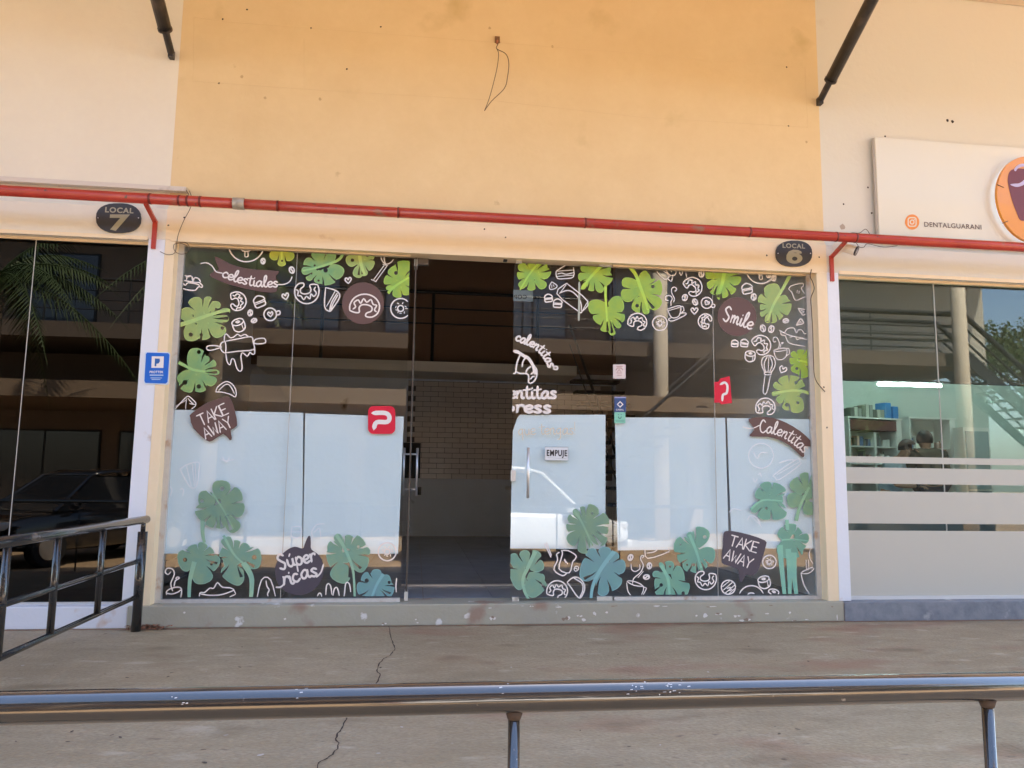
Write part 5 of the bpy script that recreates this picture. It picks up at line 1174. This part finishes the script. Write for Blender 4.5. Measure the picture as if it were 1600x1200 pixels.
LF=mat('tree_leaf',(.06,.10,.025),.5,noise=(1.2,.7,(.11,.16,.04))); BK=mat('tree_bark',(.12,.085,.06),.9)
def tree(x,y,h,r,lab,seed,n=5200):
    random.seed(seed); t=thing('tree',(x,y,GZ),lab,'tree')
    tr=MB().tube([(x,y,GZ),(x+.1,y,GZ+h*.35),(x,y+.1,GZ+h*.6)],[.28,.2,.12],10); cl=[]
    for k in range(16):
        a=random.uniform(0,6.28); e=random.uniform(-.2,1.2); rr=r*random.uniform(.5,1.0); c=Vector((x+rr*cos(a)*cos(e),y+rr*sin(a)*cos(e),GZ+h*.68+rr*sin(e)*.75)); cl.append((c,r*random.uniform(.22,.42)))
        tr.tube([(x,y,GZ+h*random.uniform(.3,.55)),tuple(Vector((x,y,GZ+h*.6)).lerp(c,.5)),tuple(c)],[.09,.05,.02],6)
    tr.build('trunk',BK,t,smooth=True); m=MB()
    for i in range(n):
        c,cr=random.choice(cl); d=Vector((random.gauss(0,1),random.gauss(0,1),random.gauss(0,.8))).normalized()*cr*random.uniform(.3,1.05)**.6; p=c+d
        u=Vector((random.gauss(0,1),random.gauss(0,1),random.gauss(0,1))).normalized(); w=u.orthogonal().normalized(); s=random.uniform(.05,.11)
        b=len(m.v); m.v+=[tuple(p-u*s),tuple(p+w*s*.5),tuple(p+u*s),tuple(p-w*s*.5)]; m.f.append((b,b+1,b+2,b+3)); m.m.append(0)
    m.build('crown',LF,t)
tree(23.5,-19,8.5,3.2,'broad tree beyond the right end of the opposite building',21)
tree(31,-26,10.5,4.0,'tall tree far beyond the stair of the opposite building',22)
tree(20.5,-25,6.5,2.6,'low tree behind the outer stair of the opposite building',23,4200)
tree(9.6,-10.5,4.2,1.3,'slender leafy tree beside the column near the stairs',24,3600)
# ---------------- cars
TYR=mat('tyre_rubber',(.02,.02,.02),.8); RIM=mat('alloy_rim',(.5,.5,.5),.3,.8); CGL=mat('car_window',(.012,.015,.02),.04,spec=.9); LMP=mat('lamp_glass',(.7,.72,.75),.08,spec=.9)
def car(loc,rz,paint,lab,h=1.62,L_=4.5,Wd=1.82):
    t=thing('parked_car',loc,lab,'car',rz=rz); K=dict(world=False)
    # body loft, x forward. sections: (x, half width, z low, z belt)
    S_=[(-L_/2,.70,.42,.86),(-L_/2+.12,.84,.30,1.02),(-1.5,.90,.24,1.03),(-.4,.91,.22,1.01),(.7,.91,.22,.99),(1.15,.90,.23,.96),(1.75,.87,.26,.90),(L_/2-.15,.80,.30,.80),(L_/2,.66,.40,.66)]
    v=[];f=[];n=10
    for x,w,z0,z1 in S_:
        zm=z0+(z1-z0)*.55
        v+=[(x,-w*.86,z0),(x,-w*.98,z0+.1),(x,-w,zm),(x,-w*.96,z1-.05),(x,-w*.86,z1),(x,w*.86,z1),(x,w*.96,z1-.05),(x,w,zm),(x,w*.98,z0+.1),(x,w*.86,z0)]
    for i in range(len(S_)-1):
        for k in range(n): a=i*n+k; b=i*n+(k+1)%n; f.append((a,b,b+n,a+n))
    f.append(tuple(range(n))); e=(len(S_)-1)*n; f.append(tuple(range(e+n-1,e-1,-1)))
    o=addmesh('body',v,f,paint,t,smooth=True,world=False); o.modifiers.new('s','SUBSURF').render_levels=2; o.modifiers['s'].levels=2
    for p in o.data.polygons: p.use_smooth=True
    # cabin
    C_=[(-2.0,.78,.99,.0),(-1.55,.64,h-.10,1),(-.9,.66,h,1),(.1,.66,h-.01,1),(.42,.64,h-.10,1),(1.22,.78,.95,0)]
    rt=[(-1.62,.60,h-.09),(-1.2,.64,h-.015),(-.5,.655,h),(.1,.65,h-.02),(.42,.61,h-.10)]
    v=[];f=[]
    for x,w,z in rt: v+=[(x,-w,z-.03),(x,-w*.9,z),(x,w*.9,z),(x,w,z-.03)]
    for i in range(4):
        for k in range(3): a=i*4+k; f.append((a,a+1,a+5,a+4))
    o=addmesh('roof',v,f,paint,t,smooth=True,world=False); md=o.modifiers.new('so','SOLIDIFY'); md.thickness=.035
    # glass house
    g=[(-2.02,.78,.97),(-1.62,.60,h-.10),(.42,.61,h-.11),(1.25,.80,.95),]
    v=[(x,s*w,z) for s in (-1,1) for x,w,z in g]
    addmesh('window_glass',v,[(0,1,2,3),(7,6,5,4),(0,4,5,1),(2,6,7,3)],CGL,t,world=False)
    for s in (-1,1):
        for a,b in (((-2.02,.79,.97),(-1.62,.612,h-.08)),((-.62,.835,.99),(-.62,.66,h-.04)),((.42,.62,h-.09),(1.27,.812,.955)),((-1.5,.81,.99),(-1.35,.635,h-.05))):
            MB().tube([(a[0],s*a[1],a[2]),(b[0],s*b[1],b[2])],.032,8).build('pillar',paint,t,world=False)
        MB().box(.85,1.02,s*.98-.09,s*.98+.09,.98,1.12).build('mirror',paint,t,world=False,bevel=.03)
        hl=MB().box(L_/2-.28,L_/2-.03,s*.60-.16,s*.60+.16,.66,.80).build('headlight',LMP,t,world=False,bevel=.04)
        MB().box(-L_/2+.0,-L_/2+.1,s*.66-.12,s*.66+.12,.72,.92).build('tail_light',mat('red_lamp',(.4,.01,.01),.2),t,world=False,bevel=.02)
        for x in (-1.38,1.38):
            w=MB().tube([(x,s*.70,.34),(x,s*.92,.34)],.34,28).build('wheel',TYR,t,world=False,bevel=.03)
            rim=MB().tube([(x,s*.921,.34),(x,s*.93,.34)],.21,20).build('rim',RIM,w,world=False)
    MB().box(L_/2-.08,L_/2+.03,-.42,.42,.50,.64).build('grille',mat('grille_black',(.02,.02,.02),.4),t,world=False,bevel=.02)
    MB().box(L_/2-.06,L_/2+.06,-.78,.78,.28,.44).build('bumper',paint,t,world=False,bevel=.04)
    MB().box(L_/2+.061,L_/2+.07,-.22,.22,.36,.46).build('number_plate',mat('blank_plate',(.6,.6,.6),.4),t,world=False)
car((-6.4,-9.3,GZ),radians(118),mat('black_car_paint',(.008,.009,.012),.12,coat=1),'black car parked facing the dark left window, seen in reflection',1.68)
car((2.05,-9.2,GZ),radians(-4),mat('white_car_paint',(.80,.82,.85),.2,coat=1),'white car parked sideways behind the camera, reflected on the closed door',1.86)
